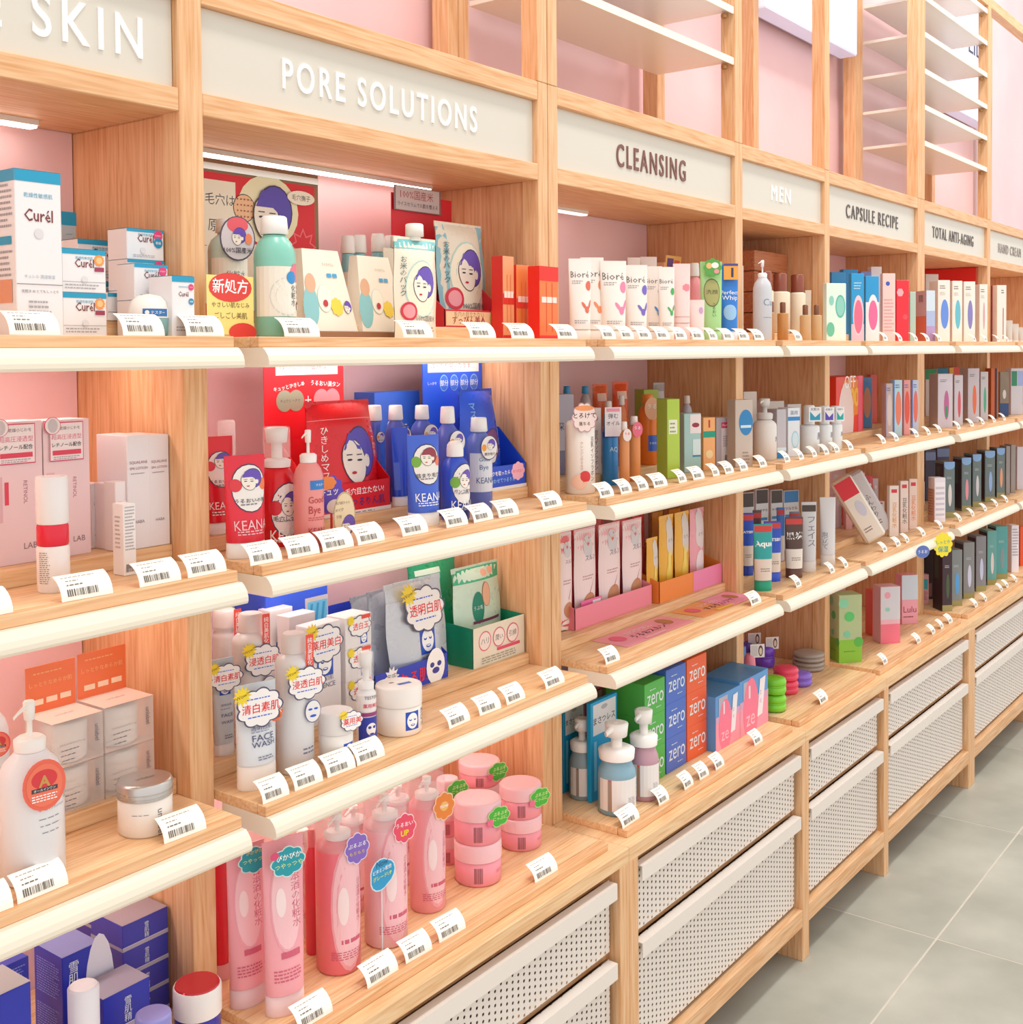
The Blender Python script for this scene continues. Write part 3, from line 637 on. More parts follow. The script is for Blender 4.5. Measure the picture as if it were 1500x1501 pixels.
# second shelf, leftmost bay
ret = [('r', 0, .0, 1, 1, '#f1d3d8'), ('t', 'RETINOL', .66, .5, .08, '#a05060', {'r': -90, 'w': .42}), ('r', .26, .42, .34, .58, '#e0405c'), ('t', 'LAB', .74, .12, .1, '#8a7078', {'w': .26}), ('r', .05, .3, .22, .62, '#e2b8c2')]
card = [('r', .0, 0, 1, 1, '#d94a6c'), ('r', .02, .03, .98, .97, '#f3e8ea'), ('t', '乾燥小じわを', .6, .84, .07, INK, {'w': .6}), ('t', '超高圧浸透型', .5, .62, .12, '#e0708c', {'w': .88}), ('t', 'レチノール配合', .5, .42, .12, INK, {'w': .86, 'b': .02}), ('r', .08, .16, .92, .28, '#e0405c'), ('l', .5, .1, .8, 2, .05, '#b0a0a8')]
for a, b, lb in ((-16, 62, 'left one'), (63, 131, 'right one')):
    o, l, s = put(carton, 1, 1.57, a, b, 615 if a > 0 else 618, 'frosted_carton', 'frosted pink serum carton with a red-edged card on it, %s of the pair' % lb, 'carton', d=.05, c='#f4dcdf', front=ret)
    talker(o, s[0]*-.02, -.0275, s[2]-.032, s[0]*.74, .058, card, shape='r', name='promo_card', c='#f3e8ea')
    talker(o, s[0]*-.33, -.0295, s[2]-.008, .026, .026, [('e', .5, .5, .3, .4, '#c9c3c8')], shape='e', name='round_tab', oc='#d94a6c', c='#efe6e8')
def essence(o, r, h):
    for nm, a, b, c, R_ in (('lower_body', 0, .40, '#f2e8e4', 1), ('red_band', .402, .588, '#e2203c', .97), ('upper_cap', .59, 1.0, '#efeaea', 1.0)):
        MB().lathe([(r*.94*R_, h*a), (r*R_, h*a+.003), (r*R_, h*b-.003), (r*.94*R_, h*b)], M(c, .25), 28).build(nm, o)
    pr(o, s_cyl(r, h*.03, h*.38, 150), [('l', .14, .9, .28, 16, .05, '#9a8f70')], True)
put(essence, 1, 1.468, 51, 101, 698, 'essence_bottle', 'white cylindrical essence tester with a bright red band', 'bottle', rnd=True)
hab = [('t', 'SQUALANE', .5, .76, .1, '#9a5560', {'w': .78}), ('t', 'SPA LOTION', .5, .71, .1, '#9a5560', {'w': .78}), ('l', .5, .66, .7, 1, .02, '#a09aa0'), ('t', 'HABA', .5, .24, .12, '#8a7f88', {'w': .44})]
put(carton, 1, 1.536, 186, 220, 638, 'lotion_carton', 'tall pale lotion carton standing left of its twin by the oak side', 'carton', d=.08, c='#ece6ea', front=hab)
put(carton, 1, 1.536, 221, 251, 637, 'lotion_carton', 'tall pale lotion carton touching the oak side panel', 'carton', d=.08, c='#ece6ea', front=hab)
put(carton, 1, 1.66, 200, 236, 634, 'lotion_carton', 'tall pale lotion carton in the rear behind its twins', 'carton', d=.07, c='#ece6ea', front=hab)
put(carton, 1, 1.60, 134, 153, 709, 'oil_carton', 'small white oil carton, left of the short trio', 'carton', d=.03, c='#f0e8ea', front=[('l', .5, .7, .6, 2, .03, '#b07a80'), ('t', 'HABA', .5, .2, .2, '#b08a90', {'w': .6})])
put(carton, 1, 1.57, 155, 167, 708, 'oil_carton', 'small white oil carton with grey back print, middle of the short trio', 'carton', d=.03, c='#efe6e8', front=d_side())
put(carton, 1, 1.54, 169, 186, 706, 'oil_carton', 'small white oil carton, right of the short trio', 'carton', d=.03, c='#f3ebed', front=[('l', .5, .7, .6, 2, .03, '#b07a80'), ('t', 'HABA', .5, .2, .2, '#b08a90', {'w': .6})])
put(carton, 1, 1.475, 181, 200, 738, 'sample_carton', 'slim white carton standing alone near the shelf edge', 'carton', d=.028, c='#f4efed', front=[('r', .15, .1, .85, .16, '#8a8488'), ('l', .5, .94, .8, 14, .045, '#b3aeb4'), ('bar', .15, .05, .85, .1, '#5d564f')], left=[('l', .5, .8, .5, 8, .06, '#c8b9b0')])
# third shelf, leftmost bay
orb = [('e', .5, .5, .42, .5, '#f0785c'), ('e', .5, .62, .3, .22, '#d83a40'), ('t', 'A', .5, .58, .26, '#c79a52', {'b': .03}), ('r', .2, .38, .8, .46, '#4a3a40'), ('t', 'オールインワン', .5, .42, .08, WHT, {'w': .5}), ('l', .5, .3, .6, 3, .05, WHT)]
o, l, s = put(bottle, 2, 1.445, -6, 94, 1027, 'pump_bottle', 'large frosted white pump bottle with a red round tag, front left', 'bottle', c='#e9e7ea', cap='pump', cc='#f7f3ee', b=.72, nr=None, sh=.14, deco_=[('t', 'オールインワンジェル', .62, .5, .06, '#6d6870', {'w': .34}), ('l', .6, .4, .3, 1, .02, '#8a868c'), ('l', .6, .33, .28, 1, .02, '#8a868c'), ('l', .6, .26, .24, 1, .02, '#8a868c'), ('t', 'unlabel', .83, .62, .05, '#8a868c', {'r': -90})])
talker(o, 0, -s[0]-.004, s[1]*.57, s[0]*1.35, s[0]*1.6, orb, '#ec6a54', 'e', name='round_tag')
o, l, s = put(bottle, 2, 1.60, -42, 12, 985, 'pump_bottle', 'white pump bottle behind the large frosted one, cut by the left frame edge', 'bottle', c='#e9e7ea', cap='pump', cc='#f7f3ee', b=.74)
talker(o, 0.0, -s[0]-.004, s[1]*.55, s[0]*1.4, s[0]*1.5, orb, '#ec5048', 'e', name='round_tag')
def jarbox(o, w, d, h, card_=True):
    MB().box(-w/2, w/2, -d/2, d/2, 0, h, M('#f3e9e4', .25, .38), .0008).build('clear_carton', o)
    r = min(w, d)*.43; MB().lathe([(r*.9, .0015), (r, .006), (r, h*.6), (r, h*.61), (r*1.02, h*.62), (r*1.02, h*.85), (r*.9, h*.88)], M('#f1ece8', .4), 24).build('jar_inside', o)
    m = MB(); S, W_, H_ = s_front(w, d, h); deco(m, S, W_, H_, [('t', 'マルチエフェクトクリーム', .38, .5, .05, '#6d6870', {'w': .5}), ('l', .34, .36, .36, 1, .05, '#77727a'), ('l', .34, .25, .36, 1, .05, '#77727a'), ('l', .32, .14, .28, 1, .05, '#77727a'), ('t', 'unlabel', .87, .58, .09, '#5d5860', {'r': -90, 'x': .9})])
    S, W_, H_ = s_top(w, d, h); deco(m, S, W_, H_, [('r', 0, 0, 1, 1, '#f0d6c9'), ('t', 'unlabel', .5, .5, .1, '#8a7f80')]); m.build('printed_design', o)
def put_jb(pl, pr_, pt, nm):
    Y = 1.545; a, b = onY(pl, pt, Y), onY(pr_, pt, Y); z0 = zbase(2, Y); H = (onY((pl+pr_)/2, pt, Y).z-z0)/2; w_ = b.x-a.x-.001; d = .075
    o = thing('jar_carton', 'see-through carton with a cream jar inside, lower one of the %s pair' % nm, 'carton', ((a.x+b.x)/2, Y+d/2, z0)); jarbox(o, w_, d, H)
    u = dup(o, ((a.x+b.x)/2, Y+d/2, z0+H+.0003), 'see-through carton with a cream jar inside, upper one of the %s pair' % nm)
    talker(u, 0, d/2-.004, H+.036, w_*.98, .07, [('t', 'しっとりなめらか肌', .5, .6, .12, '#f7c08c', {'w': .86}), ('l', .5, .82, .7, 1, .07, '#f7b07c'), ('r', .12, .16, .34, .28, '#fbe0c4'), ('r', .4, .17, .62, .29, '#fbe0c4'), ('r', .68, .18, .9, .30, '#fbe0c4')], '#f27a48', 'r', name='header_card')
put_jb(76, 152, 1053, 'left'); put_jb(153, 226, 1029, 'right')
put(jar, 2, 1.455, 171, 254, 1140, 'cream_jar', 'white cream jar with a brushed silver lid at the shelf edge', 'jar', c='#f0e6dc', lc='#c9c6c4', lm=.85, lf=.3, deco_=[('t', 'unlabel', .56, .45, .1, '#6d6870', {'r': -90}), ('l', .3, .8, .3, 1, .05, '#77727a')], top=[('t', 'unlabel', .5, .5, .12, '#77706c')])
# counter, leftmost bay : indigo cartons
IND = '#2b35b0'
def d_sek(h=.5, x=.5): return [('v', '雪肌精', x, .5, .1, '#e8eef0', {'h': h})]
put(carton, 3, 1.42, -18, 47, 1452, 'lotion_carton', 'tall indigo carton with silver top at the bottom left corner', 'carton', d=.07, c=IND, front=d_sek(.5, .42), top=[('r', 0, 0, 1, 1, '#b9b5b8')])
put(carton, 3, 1.52, -10, 44, 1412, 'lotion_carton', 'deep blue carton with fine print standing behind the silver topped one', 'carton', d=.07, c=IND, front=[('l', .5, .95, .9, 10, .02, '#8f9be8')])
put(carton, 3, 1.54, 91, 147, 1392, 'lotion_carton', 'tall indigo carton with a white curve down its front', 'carton', d=.075, c=IND, front=[('e', 1.0, .5, .42, 1.6, '#e8e4ee'), ('v', '雪肌精', .3, .78, .1, '#e8eef0', {'h': .3})], left=[('l', .5, .9, .8, 14, .022, '#8f9be8'), ('l', .5, .5, .8, 14, .022, '#8f9be8')], top=[('r', 0, 0, 1, 1, '#7f84b8')])
sek = [('r', 0, 0, 1, .14, '#b8b2c4'), ('r', 0, .14, 1, .16, '#e0dcea')]+d_sek(.6, .52)
put(carton, 3, 1.56, 221, 286, 1325, 'cream_carton', 'square indigo carton with a silver band', 'carton', d=.085, n=4, group='stacked indigo cream cartons', c='#4446b4', front=sek, left=[('r', 0, 0, 1, .14, '#b8b2c4')], top=[('r', 0, 0, 1, 1, '#a89ca8')])
put(carton, 3, 1.66, 146, 196, 1318, 'cream_carton', 'indigo carton in the rear stack under the cream rail', 'carton', d=.085, n=4, group='stacked indigo cream cartons', c='#4a44a8', front=sek, left=[('r', 0, 0, 1, .14, '#b8b2c4')], top=[('r', 0, 0, 1, 1, '#a89ca8')])
put(carton, 3, 1.47, 151, 221, 1448, 'cream_carton', 'indigo carton with wrapped silver top in front of the tall stack', 'carton', d=.06, n=2, c=IND, front=sek, top=[('r', 0, 0, 1, 1, '#a7a0b2')])
def sjar(o, r, h, c='#3038a8'):
    MB().lathe([(r*.8, 0), (r*.95, .004), (r*.95, h*.55)], M(c, .15), 28).build('jar_body', o)
    MB().lathe([(r, h*.56), (r, h*.97), (r*.96, h)], M('#efe8e4', .25), 28).build('lid', o); MB().lathe([(r*.93, h*1.0), (r*.9, h+.002)], M('#c8303c', .12, 1, .2), 28).build('mirror_top', o)
put(sjar, 3, 1.44, 262, 334, 1437, 'cream_jar', 'round blue jar with white lid and red mirrored top', 'jar', rnd=True)
put(bottle, 3, 1.43, 101, 144, 1443, 'lotion_bottle', 'white cylinder bottle with a silver ring top at the bottom', 'bottle', c='#ded9e6', cap='long', cc='#e9e4ea', b=.6, nr=.021, sh=.05)
put(jar, 3, 1.40, 198, 252, 1484, 'wrapped_jar', 'film wrapped violet jar at the very bottom of the frame', 'jar', c='#5a58b0', lc='#8a88c8', lf=.4)
# ================================================================== 2 pore solutions bay
def frame_board(o, w, h):
    MB().box(-w/2, w/2, -.008, 0, 0, h, M('#8a6a4c', .3, 1, .5), .002).build('frame', o)
    m = MB(); S = (lambda u, v, q: (-w/2+.012+u*(w-.024), -.008-q, .012+v*(h-.036))); 
    deco(m, S, w-.024, h-.036, [('r', 0, 0, 1, 1, '#e01a28'), ('s', .92, .55, .09, .09, 8, '#f0707a'), ('s', .92, .55, .075, .075, 8, '#e01a28'), ('s', .9, .25, .06, .06, 8, '#f0808a'), ('e', .7, .78, .19, .17, '#f5efc8'), ('e', .55, .3, .4, .16, '#f6ead6'), ('r', 0, .5, .5, .95, '#f8f0dc'),
        ('t', '毛穴は', .41, .82, .1, INK, {'w': .17}), ('t', '原因', .4, .64, .1, INK, {'w': .12}), ('e', .55, .78, .066, .066, '#3a3040'), ('e', .55, .78, .062, .062, '#f6c79a')]+[('e', .51+.02*i, .72+.04*j, .004, .004, '#a04030') for i in range(5) for j in range(4)]+[('girl', .70, .76, .24, '#5a48b4'), ('e', .9, .9, .09, .035, '#f8f0dc'), ('t', '毛穴撫子', .9, .9, .04, INK, {'w': .12})])
    m.build('poster_print', o); MB().box(-w/2+.004, w/2-.004, -.0125, -.0085, h-.02, h-.008, M('#e8e4dc', .15, 1, .9)).build('silver_trim', o)
a, b = onY(245, 250, 1.70), onY(463, 258, 1.70); z0 = zbase(0, 1.7)
o = thing('display_board', 'red framed promotional board with a drawn face and cracker behind the lotions', 'sign', ((1.19+b.x)/2, 1.70, z0)); frame_board(o, b.x-1.19, b.z-z0)
def lotion_tag(o, s, txt='100%国産米', w=2.0): talker(o, 0, -s[0]-.004, s[1]*.80, s[0]*w, s[0]*w*1.15, [('e', .5, .8, .3, .2, '#e8606c'), ('girl', .5, .55, .4, PUR), ('e', .8, .5, .1, .14, '#f08a60'), ('t', txt, .5, .24, .1, INK, {'w': .8, 'b': .02})], '#d8cfd4', 'e', oc='#5a5266')
o, l, s = put(bottle, 0, 1.565, 304, 362, 322, 'lotion_bottle', 'white and teal lotion bottle with a round clear tag, by the left post', 'bottle', c='#c9e3dc', cap='flip', b=.86, lab=(.1, .62), lc='#f6f2e8', deco_=[('t', '化粧水', .5, .7, .1, '#6c7f80')]); lotion_tag(o, s)
o2 = thing('promo_card', 'yellow curved card with a red new-formula blob beside the teal bottle', 'card', (onY(338, 430, 1.455).x, 1.455, 1.7375))
talker(o2, 0, 0, .05, .092, .092, [('e', .5, .8, .46, .25, '#e04038'), ('t', '新処方', .5, .82, .2, WHT, {'w': .76, 'b': .03}), ('t', 'やさしい肌なじみ', .5, .5, .1, '#6a5a30', {'w': .8}), ('t', 'ごしごし美肌', .5, .32, .1, '#6a5a30', {'w': .7}), ('e', .75, .04, .3, .16, '#e04038')], '#f8e488', 'r', name='printed_card')
MB().box(-.02, .02, .001, .03, 0, .0015, M('#f7dc5c', .4)).build('foot', o2)
put(bottle, 0, 1.452, 371, 433, 318, 'lotion_bottle', 'large teal lotion bottle with cream label and white flip cap at the front', 'bottle', c='#86cbb9', cap='flip', b=.845, nr=.0205, sh=.13, lab=(.17, .58), lc='#eee8da', ang=178,
    deco_=[('e', .55, .4, .3, .3, '#dcd8cc'), ('e', .55, .4, .28, .28, '#eee8da'), ('b', .74, .88, .15, .15, 9, '#e8788c'), ('e', .62, .78, .1, .1, '#2f8fd0'), ('v', '化粧水', .66, .42, .07, INK, {'h': .42}), ('v', 'お米の', .78, .5, .07, INK, {'h': .3}), ('girl', .8, .22, .12, RED)])
for i, (c_, t) in enumerate(((510, 346), (527, 345), (554, 343), (573, 346))):
    put(bottle, 0, 1.66, c_-11, c_+11, t, 'lotion_bottle', 'white capped teal bottle in the back row, %s from the left' % ORD[i], 'bottle', group='back row of rice lotions', c='#8fc8cf', cap='flip', b=.8, nr=.013, lab=(.1, .6), lc='#f2ecdc')
def hand_carton(o, w, h):
    d = .05; MB().loft([[(-w/2, -d/2, 0), (w/2, -d/2, 0), (w/2, d/2, 0), (-w/2, d/2, 0)], [(-w*.36, d*.1, h), (w*.34, d*.1, h), (w*.34, d/2, h), (-w*.36, d/2, h)]], M('#f5ecdc', .4), False).build('carton_body', o)
    S = lambda u, v, q: (-w/2+u*w+(.14 if u < .5 else -.16)*w*v*abs(2*u-1), -d/2+d*.6*v-q-.0003, v*h); m = MB()
    deco(m, S, w, h, [('e', .12, .3, .16, .3, '#8cc6cc'), ('e', .14, .58, .12, .14, '#e0b090'), ('e', .42, .4, .15, .2, '#cfe4dc'), ('e', .42, .4, .14, .19, '#f9f2e2'), ('t', 'ライスセラム', .62, .82, .08, '#b09a80', {'w': .3}), ('r', .55, .66, .66, .71, '#4aa4d8'), ('r', .69, .66, .8, .71, '#4aa4d8'), ('b', .66, .3, .13, .13, 8, '#f2d44a'), ('girl', .88, .3, .16, PUR), ('e', .42, .34, .05, .05, '#c03040')], True); m.build('printed_design', o)
o = thing('display_tray', 'low brown wooden tray under the rice cream cartons', 'tray', (onY(516, 470, 1.52).x, 1.54, 1.7375)); w_ = onY(605, 470, 1.51).x-onY(440, 470, 1.51).x
MB().box(-w_/2, w_/2, -.03, .05, 0, .0125, M('#9c6f50', .4), .001).build('tray', o)
put(hand_carton, 0, 1.545, 432, 512, 366, 'cream_carton', 'slanted cream carton with a hand picture, left of two on the tray', 'carton', rnd=False, zb=1.7505)
put(hand_carton, 0, 1.545, 515, 584, 376, 'cream_carton', 'slanted cream carton with yellow cloud print, right of two on the tray', 'carton', rnd=False, zb=1.7505)
put(pouch, 0, 1.47, 575, 640, 352, 'spout_pouch', 'cream and teal refill pouch with a white spout cap and drawn face', 'pouch', c='#f1e8d4', spout='#f5f1ea', t=.035, deco_=d_rice())
put(pouch, 0, 1.61, 560, 601, 368, 'spout_pouch', 'cream refill pouch standing behind the front spout pouch', 'pouch', c='#e9ddc6', spout='#ddd6d0', t=.03, deco_=d_vert('お米のパック', '#5a4a44', .3, .5, .5))
a, b = Vector((1.80, 0, 0)), Vector((1.995, 0, 0))
o = thing('display_box', 'red rice-mask display box with a grey speech-bubble header, right of the shelf', 'display', ((a.x+b.x)/2, 1.535+.0725, zbase(0, 1.6)))
wd_ = b.x-a.x; 
display(o, wd_, .145, .036, .12, .285, '#c9202e', lip=[('r', .02, .08, .98, .9, '#e8c49a'), ('t', '毛穴の目立たない', .4, .74, .08, '#8a6a50', {'w': .5}), ('t', 'すっぴん美人', .4, .4, .12, '#9a3030', {'w': .56, 'b': .02}), ('e', .82, .42, .07, .13, '#d09a5c'), ('e', .9, .42, .07, .13, '#c68a4c')],
        header=[('r', 0, 0, 1, 1, '#dd2030'), ('e', .25, .3, .06, .12, '#f6efe4'), ('e', .5, .3, .06, .12, '#f6efe4'), ('e', .75, .3, .06, .12, '#f6efe4')])
talker(o, -.02, .066, .275, .15, .052, [('t', '100%国産米', .48, .68, .18, '#b03040', {'w': .7}), ('t', 'ライスセラムでお肌を整える', .5, .28, .14, INK, {'w': .86})], '#cfc0bf', 'r', name='header_bubble', oc='#8a7070')
put(pouch, 0, 1.60, 632, 733, 330, xr=(1.853, 2.03), lean=4, name='mask_pouch', label='large glossy rice-mask pouch with a purple-haired drawn face in the red display', cat='pouch', c='#ece2cf', t=.04, zb=zbase(0, 1.6)+.002, deco_=[('r', 0, .0, .16, 1, '#8ec4d0'), ('r', .86, 0, 1, 1, '#8ec4d0')]+d_rice()[1:], k=.9)
for a, b, t, c1, c2, nm in ((737, 754, 376, '#e9a070', '#d83028', 'beige and red'), (757, 777, 389, '#f08a48', '#e83a2c', 'orange translucent'), (779, 790, 391, '#c86070', '#e02830', 'slim dark red'), (791, 819, 391, '#f47a38', '#ea2418', 'orange carton with a red top')):
    put(carton, 0, 1.445 if a > 780 else 1.50, a, b, t, 'serum_carton', '%s serum carton near the double post' % nm, 'carton', d=.03, c=c1, front=[('r', 0, .8 if a > 780 else .42, 1, 1 if a > 780 else .55, c2), ('r', 0, 0, 1, .05, c2), ('r', .1, .5, .9, .58, '#f6e4da'), ('r', .35, .1, .38, .78, '#e0602c'), ('r', .65, .1, .68, .78, '#e0602c')], left=[('r', 0, 0, 1, 1, c2)])
# ---- second shelf
put(bottle, 1, 1.65, 308, 356, 616, 'clear_bottle', 'empty looking clear lotion bottle behind the red tubes', 'bottle', c='#f2e2e4', alpha=.35, cap='long', cc='#f6e8ea', ca=.4, b=.6)
put(tube, 1, 1.56, 296, 341, 640, 'cleansing_tube', 'red cleansing tube with white cap in the rear by the post', 'tube', c='#e3182a', deco_=d_keana('うるおいの泡', '#e04050'))
put(tube, 1, 1.46, 322, 381, 668, 'cleansing_tube', 'glossy red cleansing tube with strawberry and peach label at the front left', 'tube', c='#e4283e', capf=.155, deco_=d_keana('うるおいの泡', '#e03a44', logo='#f6c9cf'))
o, l, s = put(bottle, 1, 1.505, 378, 433, 626, 'cleansing_bottle', 'red cleansing bottle with white domed shoulder and clear nozzle', 'bottle', c='#e01626', cap='spray', cc='#f4ecea', b=.66, nr=.023, sh=.1, lab=(.0, .5), deco_=d_keana('毛穴しっとり', '#d82a38')[:], ang=165)
put(bottle, 1, 1.442, 429, 474, 630, 'foam_bottle', 'pink translucent pump bottle lettered in red beside the red one', 'bottle', c='#f29a96', cap='pump', cc='#f8eeec', b=.72, nr=.016, sh=.1, lab=(.02, .62), alpha=.92, deco_=[('r', .35, .8, .85, .93, '#2f7cc8'), ('t', 'テスター', .62, .865, .08, WHT, {'w': .26}), ('t', 'Good*', .56, .66, .13, '#b8303a', {'w': .5, 'x': .85}), ('t', 'Bye', .46, .5, .13, '#b8303a', {'w': .3, 'x': .85}), ('l', .55, .4, .5, 2, .03, '#c84a50'), ('t', 'KEANA', .58, .22, .15, '#b8303a', {'w': .56, 'x': .8})])
zt = zbase(1, 1.6)
a, b = Vector((1.43, 0, 0)), Vector((1.634, 0, 0))
o = thing('display_box', 'bright red mask display box with tall printed header, left half of the second shelf', 'display', ((a.x+b.x)/2, 1.535+.0625, zt)); Hh = onY(450, 524, 1.66).z-zt
wr = b.x-a.x
display(o, wr, .125, .058, .14, Hh, '#dd1220', hc='#e8202c', lip=[('t', '毛穴目立たない!', .66, .72, .09, WHT, {'w': .5, 'b': .02}), ('t', 'スベつるりん肌', .62, .36, .12, '#303080', {'w': .6, 'b': .03}), ('r', 0, 0, 1, .12, '#f2e8e0'), ('l', .6, .03, .6, 1, .06, '#605860')],
        header=[('r', 0, 0, 1, 1, RED), ('r', .14, .78, .92, 1, '#efe6e2'), ('t', 'ぱっかりが悩みなの', .52, .89, .08, '#c83040', {'w': .66}), ('t', 'キュッとひきしめ', .3, .64, .07, WHT, {'w': .38, 'b': .02, 'r': 8}), ('t', 'うるおい満タン', .76, .66, .07, WHT, {'w': .38, 'b': .02, 'r': -4}), ('e', .24, .46, .1, .1, '#9aa890'), ('e', .38, .46, .1, .1, '#9aa890'), ('t', 'キュウリ ヘチマ', .31, .46, .04, INK, {'w': .24}), ('t', '+', .53, .46, .12, WHT), ('e', .7, .46, .1, .1, '#f09aa4'), ('e', .84, .46, .1, .1, '#f09aa4')])
put(pouch, 1, 1.565, 430, 566, 590, xr=(1.447, 1.652), lean=7, name='mask_pouch', label='big glossy red mask pouch with a blue-haired drawn face', cat='pouch', c='#e21a28', t=.055, zb=zt+.002, k=.93, taper=.12, deco_=[('r', 0, .84, 1, .845, '#f6a8ac'), ('girl', .56, .5, .5, '#5a4cba'), ('v', 'ひきしめマスク', .16, .5, .08, WHT, {'h': .55}), ('v', 'ぱっかり', .9, .62, .08, WHT, {'h': .3}), ('e', .66, .16, .07, .09, '#e8c890')])
o = thing('promo_card', 'cream oval card with a drawn woman propped at the shelf edge', 'card', (onY(505, 750, 1.45).x, 1.45, 1.3875)); zc = .052
talker(o, 0, 0, zc*.78, .052, .085, [('girl', .62, .3, .62, PUR), ('t', '毛穴肌ちゃん', .42, .78, .12, '#8a7a60', {'w': .66}), ('t', 'メイク', .25, .64, .1, '#8a7a60'), ('t', '下地', .22, .5, .1, '#8a7a60')], '#ecd9b4', 'e', name='printed_card', oc='#c8b088'); MB().box(-.012, .012, .001, .02, 0, .0012, M('#ecd9b4', .5)).build('foot', o)
o = thing('promo_card', 'orange and violet burst card in front of the red display box', 'card', (onY(486, 720, 1.485).x, 1.485, 1.3875))
talker(o, 0, 0, .075, .062, .07, [('b', .35, .8, .34, .2, 7, '#f08a3c'), ('t', 'キュッ', .4, .58, .2, WHT, {'w': .7, 'b': .04}), ('e', .6, .2, .3, .2, '#efe6e0')], '#5a3cc0', 'b', name='printed_card'); MB().box(-.002, .002, -.0005, .0015, 0, .045, M('#e02030', .5)).build('stem', o); MB().box(-.012, .012, .001, .02, 0, .0012, M('#e02030', .5)).build('foot', o)
KB = '#2a55d8'
put(carton, 1, 1.70, 549, 616, 574, 'mask_box', 'plain blue box behind the blue bottles', 'carton', d=.06, c='#3a6ad8', front=[('e', .32, .68, .05, .05, WHT), ('l', .55, .66, .4, 2, .03, WHT)])
for i, (a, b, t, y) in enumerate(((540, 558, 594, 1.60), (564, 596, 594, 1.60), (601, 636, 594, 1.60), (638, 674, 596, 1.50), (683, 721, 612, 1.50))):
    o, l, s = put(bottle, 1, y, a, b, t, 'toner_bottle', 'clear blue toner bottle with white flip cap, %s from the left' % ORD[i], 'bottle', group='blue toner bottles', c='#5a6ccf' if i < 4 else '#6a7ccc', cap='flip', cc='#f8f6f4', b=.84, nr=.0135 if i < 4 else .016, lab=(.2, .62), lc=None if i < 4 else '#dfe2ea', alpha=.93, deco_=None if i < 4 else [('t', 'Good', .45, .84, .12, '#4a5a90', {'w': .34}), ('t', 'Bye', .42, .62, .12, '#4a5a90', {'w': .26}), ('t', 'KEANA', .5, .3, .15, '#4a5a90', {'w': .6, 'x': .8})])
    talker(o, .004, -s[0]-.003, s[1]*.68, s[0]*1.6, s[0]*1.9, [('e', .2, .5, .14, .17, '#7ab040' if i in (1,) else '#f0a030'), ('girl', .58, .62, .46, PUR), ('t', '開き毛穴', .52, .24, .12, INK, {'w': .6, 'b': .03})], '#eee8e4', 'e', oc='#4a4a80')
put(tube, 1, 1.545, 574, 598, 627, 'cleansing_tube', 'blue cleansing tube seen on its narrow side among the bottles', 'tube', c='#2c50d4', deco_=[('r', .1, .1, .4, .5, '#5a78e0')])
put(tube, 1, 1.445, 597, 643, 638, 'cleansing_tube', 'blue cleansing tube with kiwi label standing in front', 'tube', c='#3f66d8', capf=.155, deco_=d_keana('詰まり毛穴', '#7ab040', '#9a3a4a'))
put(bottle, 1, 1.445, 646, 688, 646, 'powder_bottle', 'rounded blue bottle with a white domed cap', 'bottle', c='#3254cc', cap='dome', cc='#f6f2ee', b=.80, nr=.0165, lab=(.08, .72), deco_=d_keana('ガンコ黒ずみ', '#7ab040', up=-.02))
a, b = Vector((1.87, 0, 0)), Vector((2.073, 0, 0))
o = thing('display_box', 'royal blue mask display box with printed header, right side of the second shelf', 'display', ((a.x+b.x)/2, 1.535+.0625, zt)); Hh = onY(660, 524, 1.66).z-zt; wb = b.x-a.x
display(o, wb, .125, .052, .14, Hh, '#1f4fd0', hc='#2458dc', lip=[('t', 'マスクを取ったら', .5, .7, .1, WHT, {'w': .42, 'b': .02}), ('b', .85, .7, .12, .1, 8, '#f5b8cc'), ('t', '毛穴目立つ', .85, .7, .06, RED, {'w': .18}), ('t', '部位に合わせてつるりん', .5, .4, .1, '#9fd0f4', {'w': .6, 'b': .02}), ('r', 0, 0, 1, .14, '#efe8e4')],
        header=[('r', 0, 0, 1, 1, BLU), ('r', .08, .78, .94, 1.0, '#efe6e2'), ('t', 'ぱっかり開いたまま…', .5, .88, .08, '#c84060', {'w': .74})]+[('e', .34+.17*i, .62, .07, .09, '#8fc4e8') for i in range(4)]+[('e', .34+.17*i, .62, .062, .08, '#3a74d8') for i in range(4)]+[('t', '部分', .34+.17*i, .62, .05, WHT) for i in range(4)]+[('t', 'しっかり', .14, .62, .06, WHT, {'w': .14})])
put(pouch, 1, 1.585, 672, 762, 572, 'mask_pouch', 'blue mask pouch with a violet-haired drawn face in the blue display', 'pouch', xr=(1.90, 2.069), lean=6, c='#2756d6', t=.05, zb=zt+.002, k=.86, taper=.2, deco_=[('girl', .58, .42, .46, '#7a4a80'), ('v', 'マスクマスク', .2, .62, .1, '#8fc4f0', {'h': .5, 'b': .03}), ('v', 'ぱっくり毛穴', .88, .6, .1, '#8fc4f0', {'h': .6, 'b': .03}), ('e', .5, .88, .012, .012, '#102a70')])
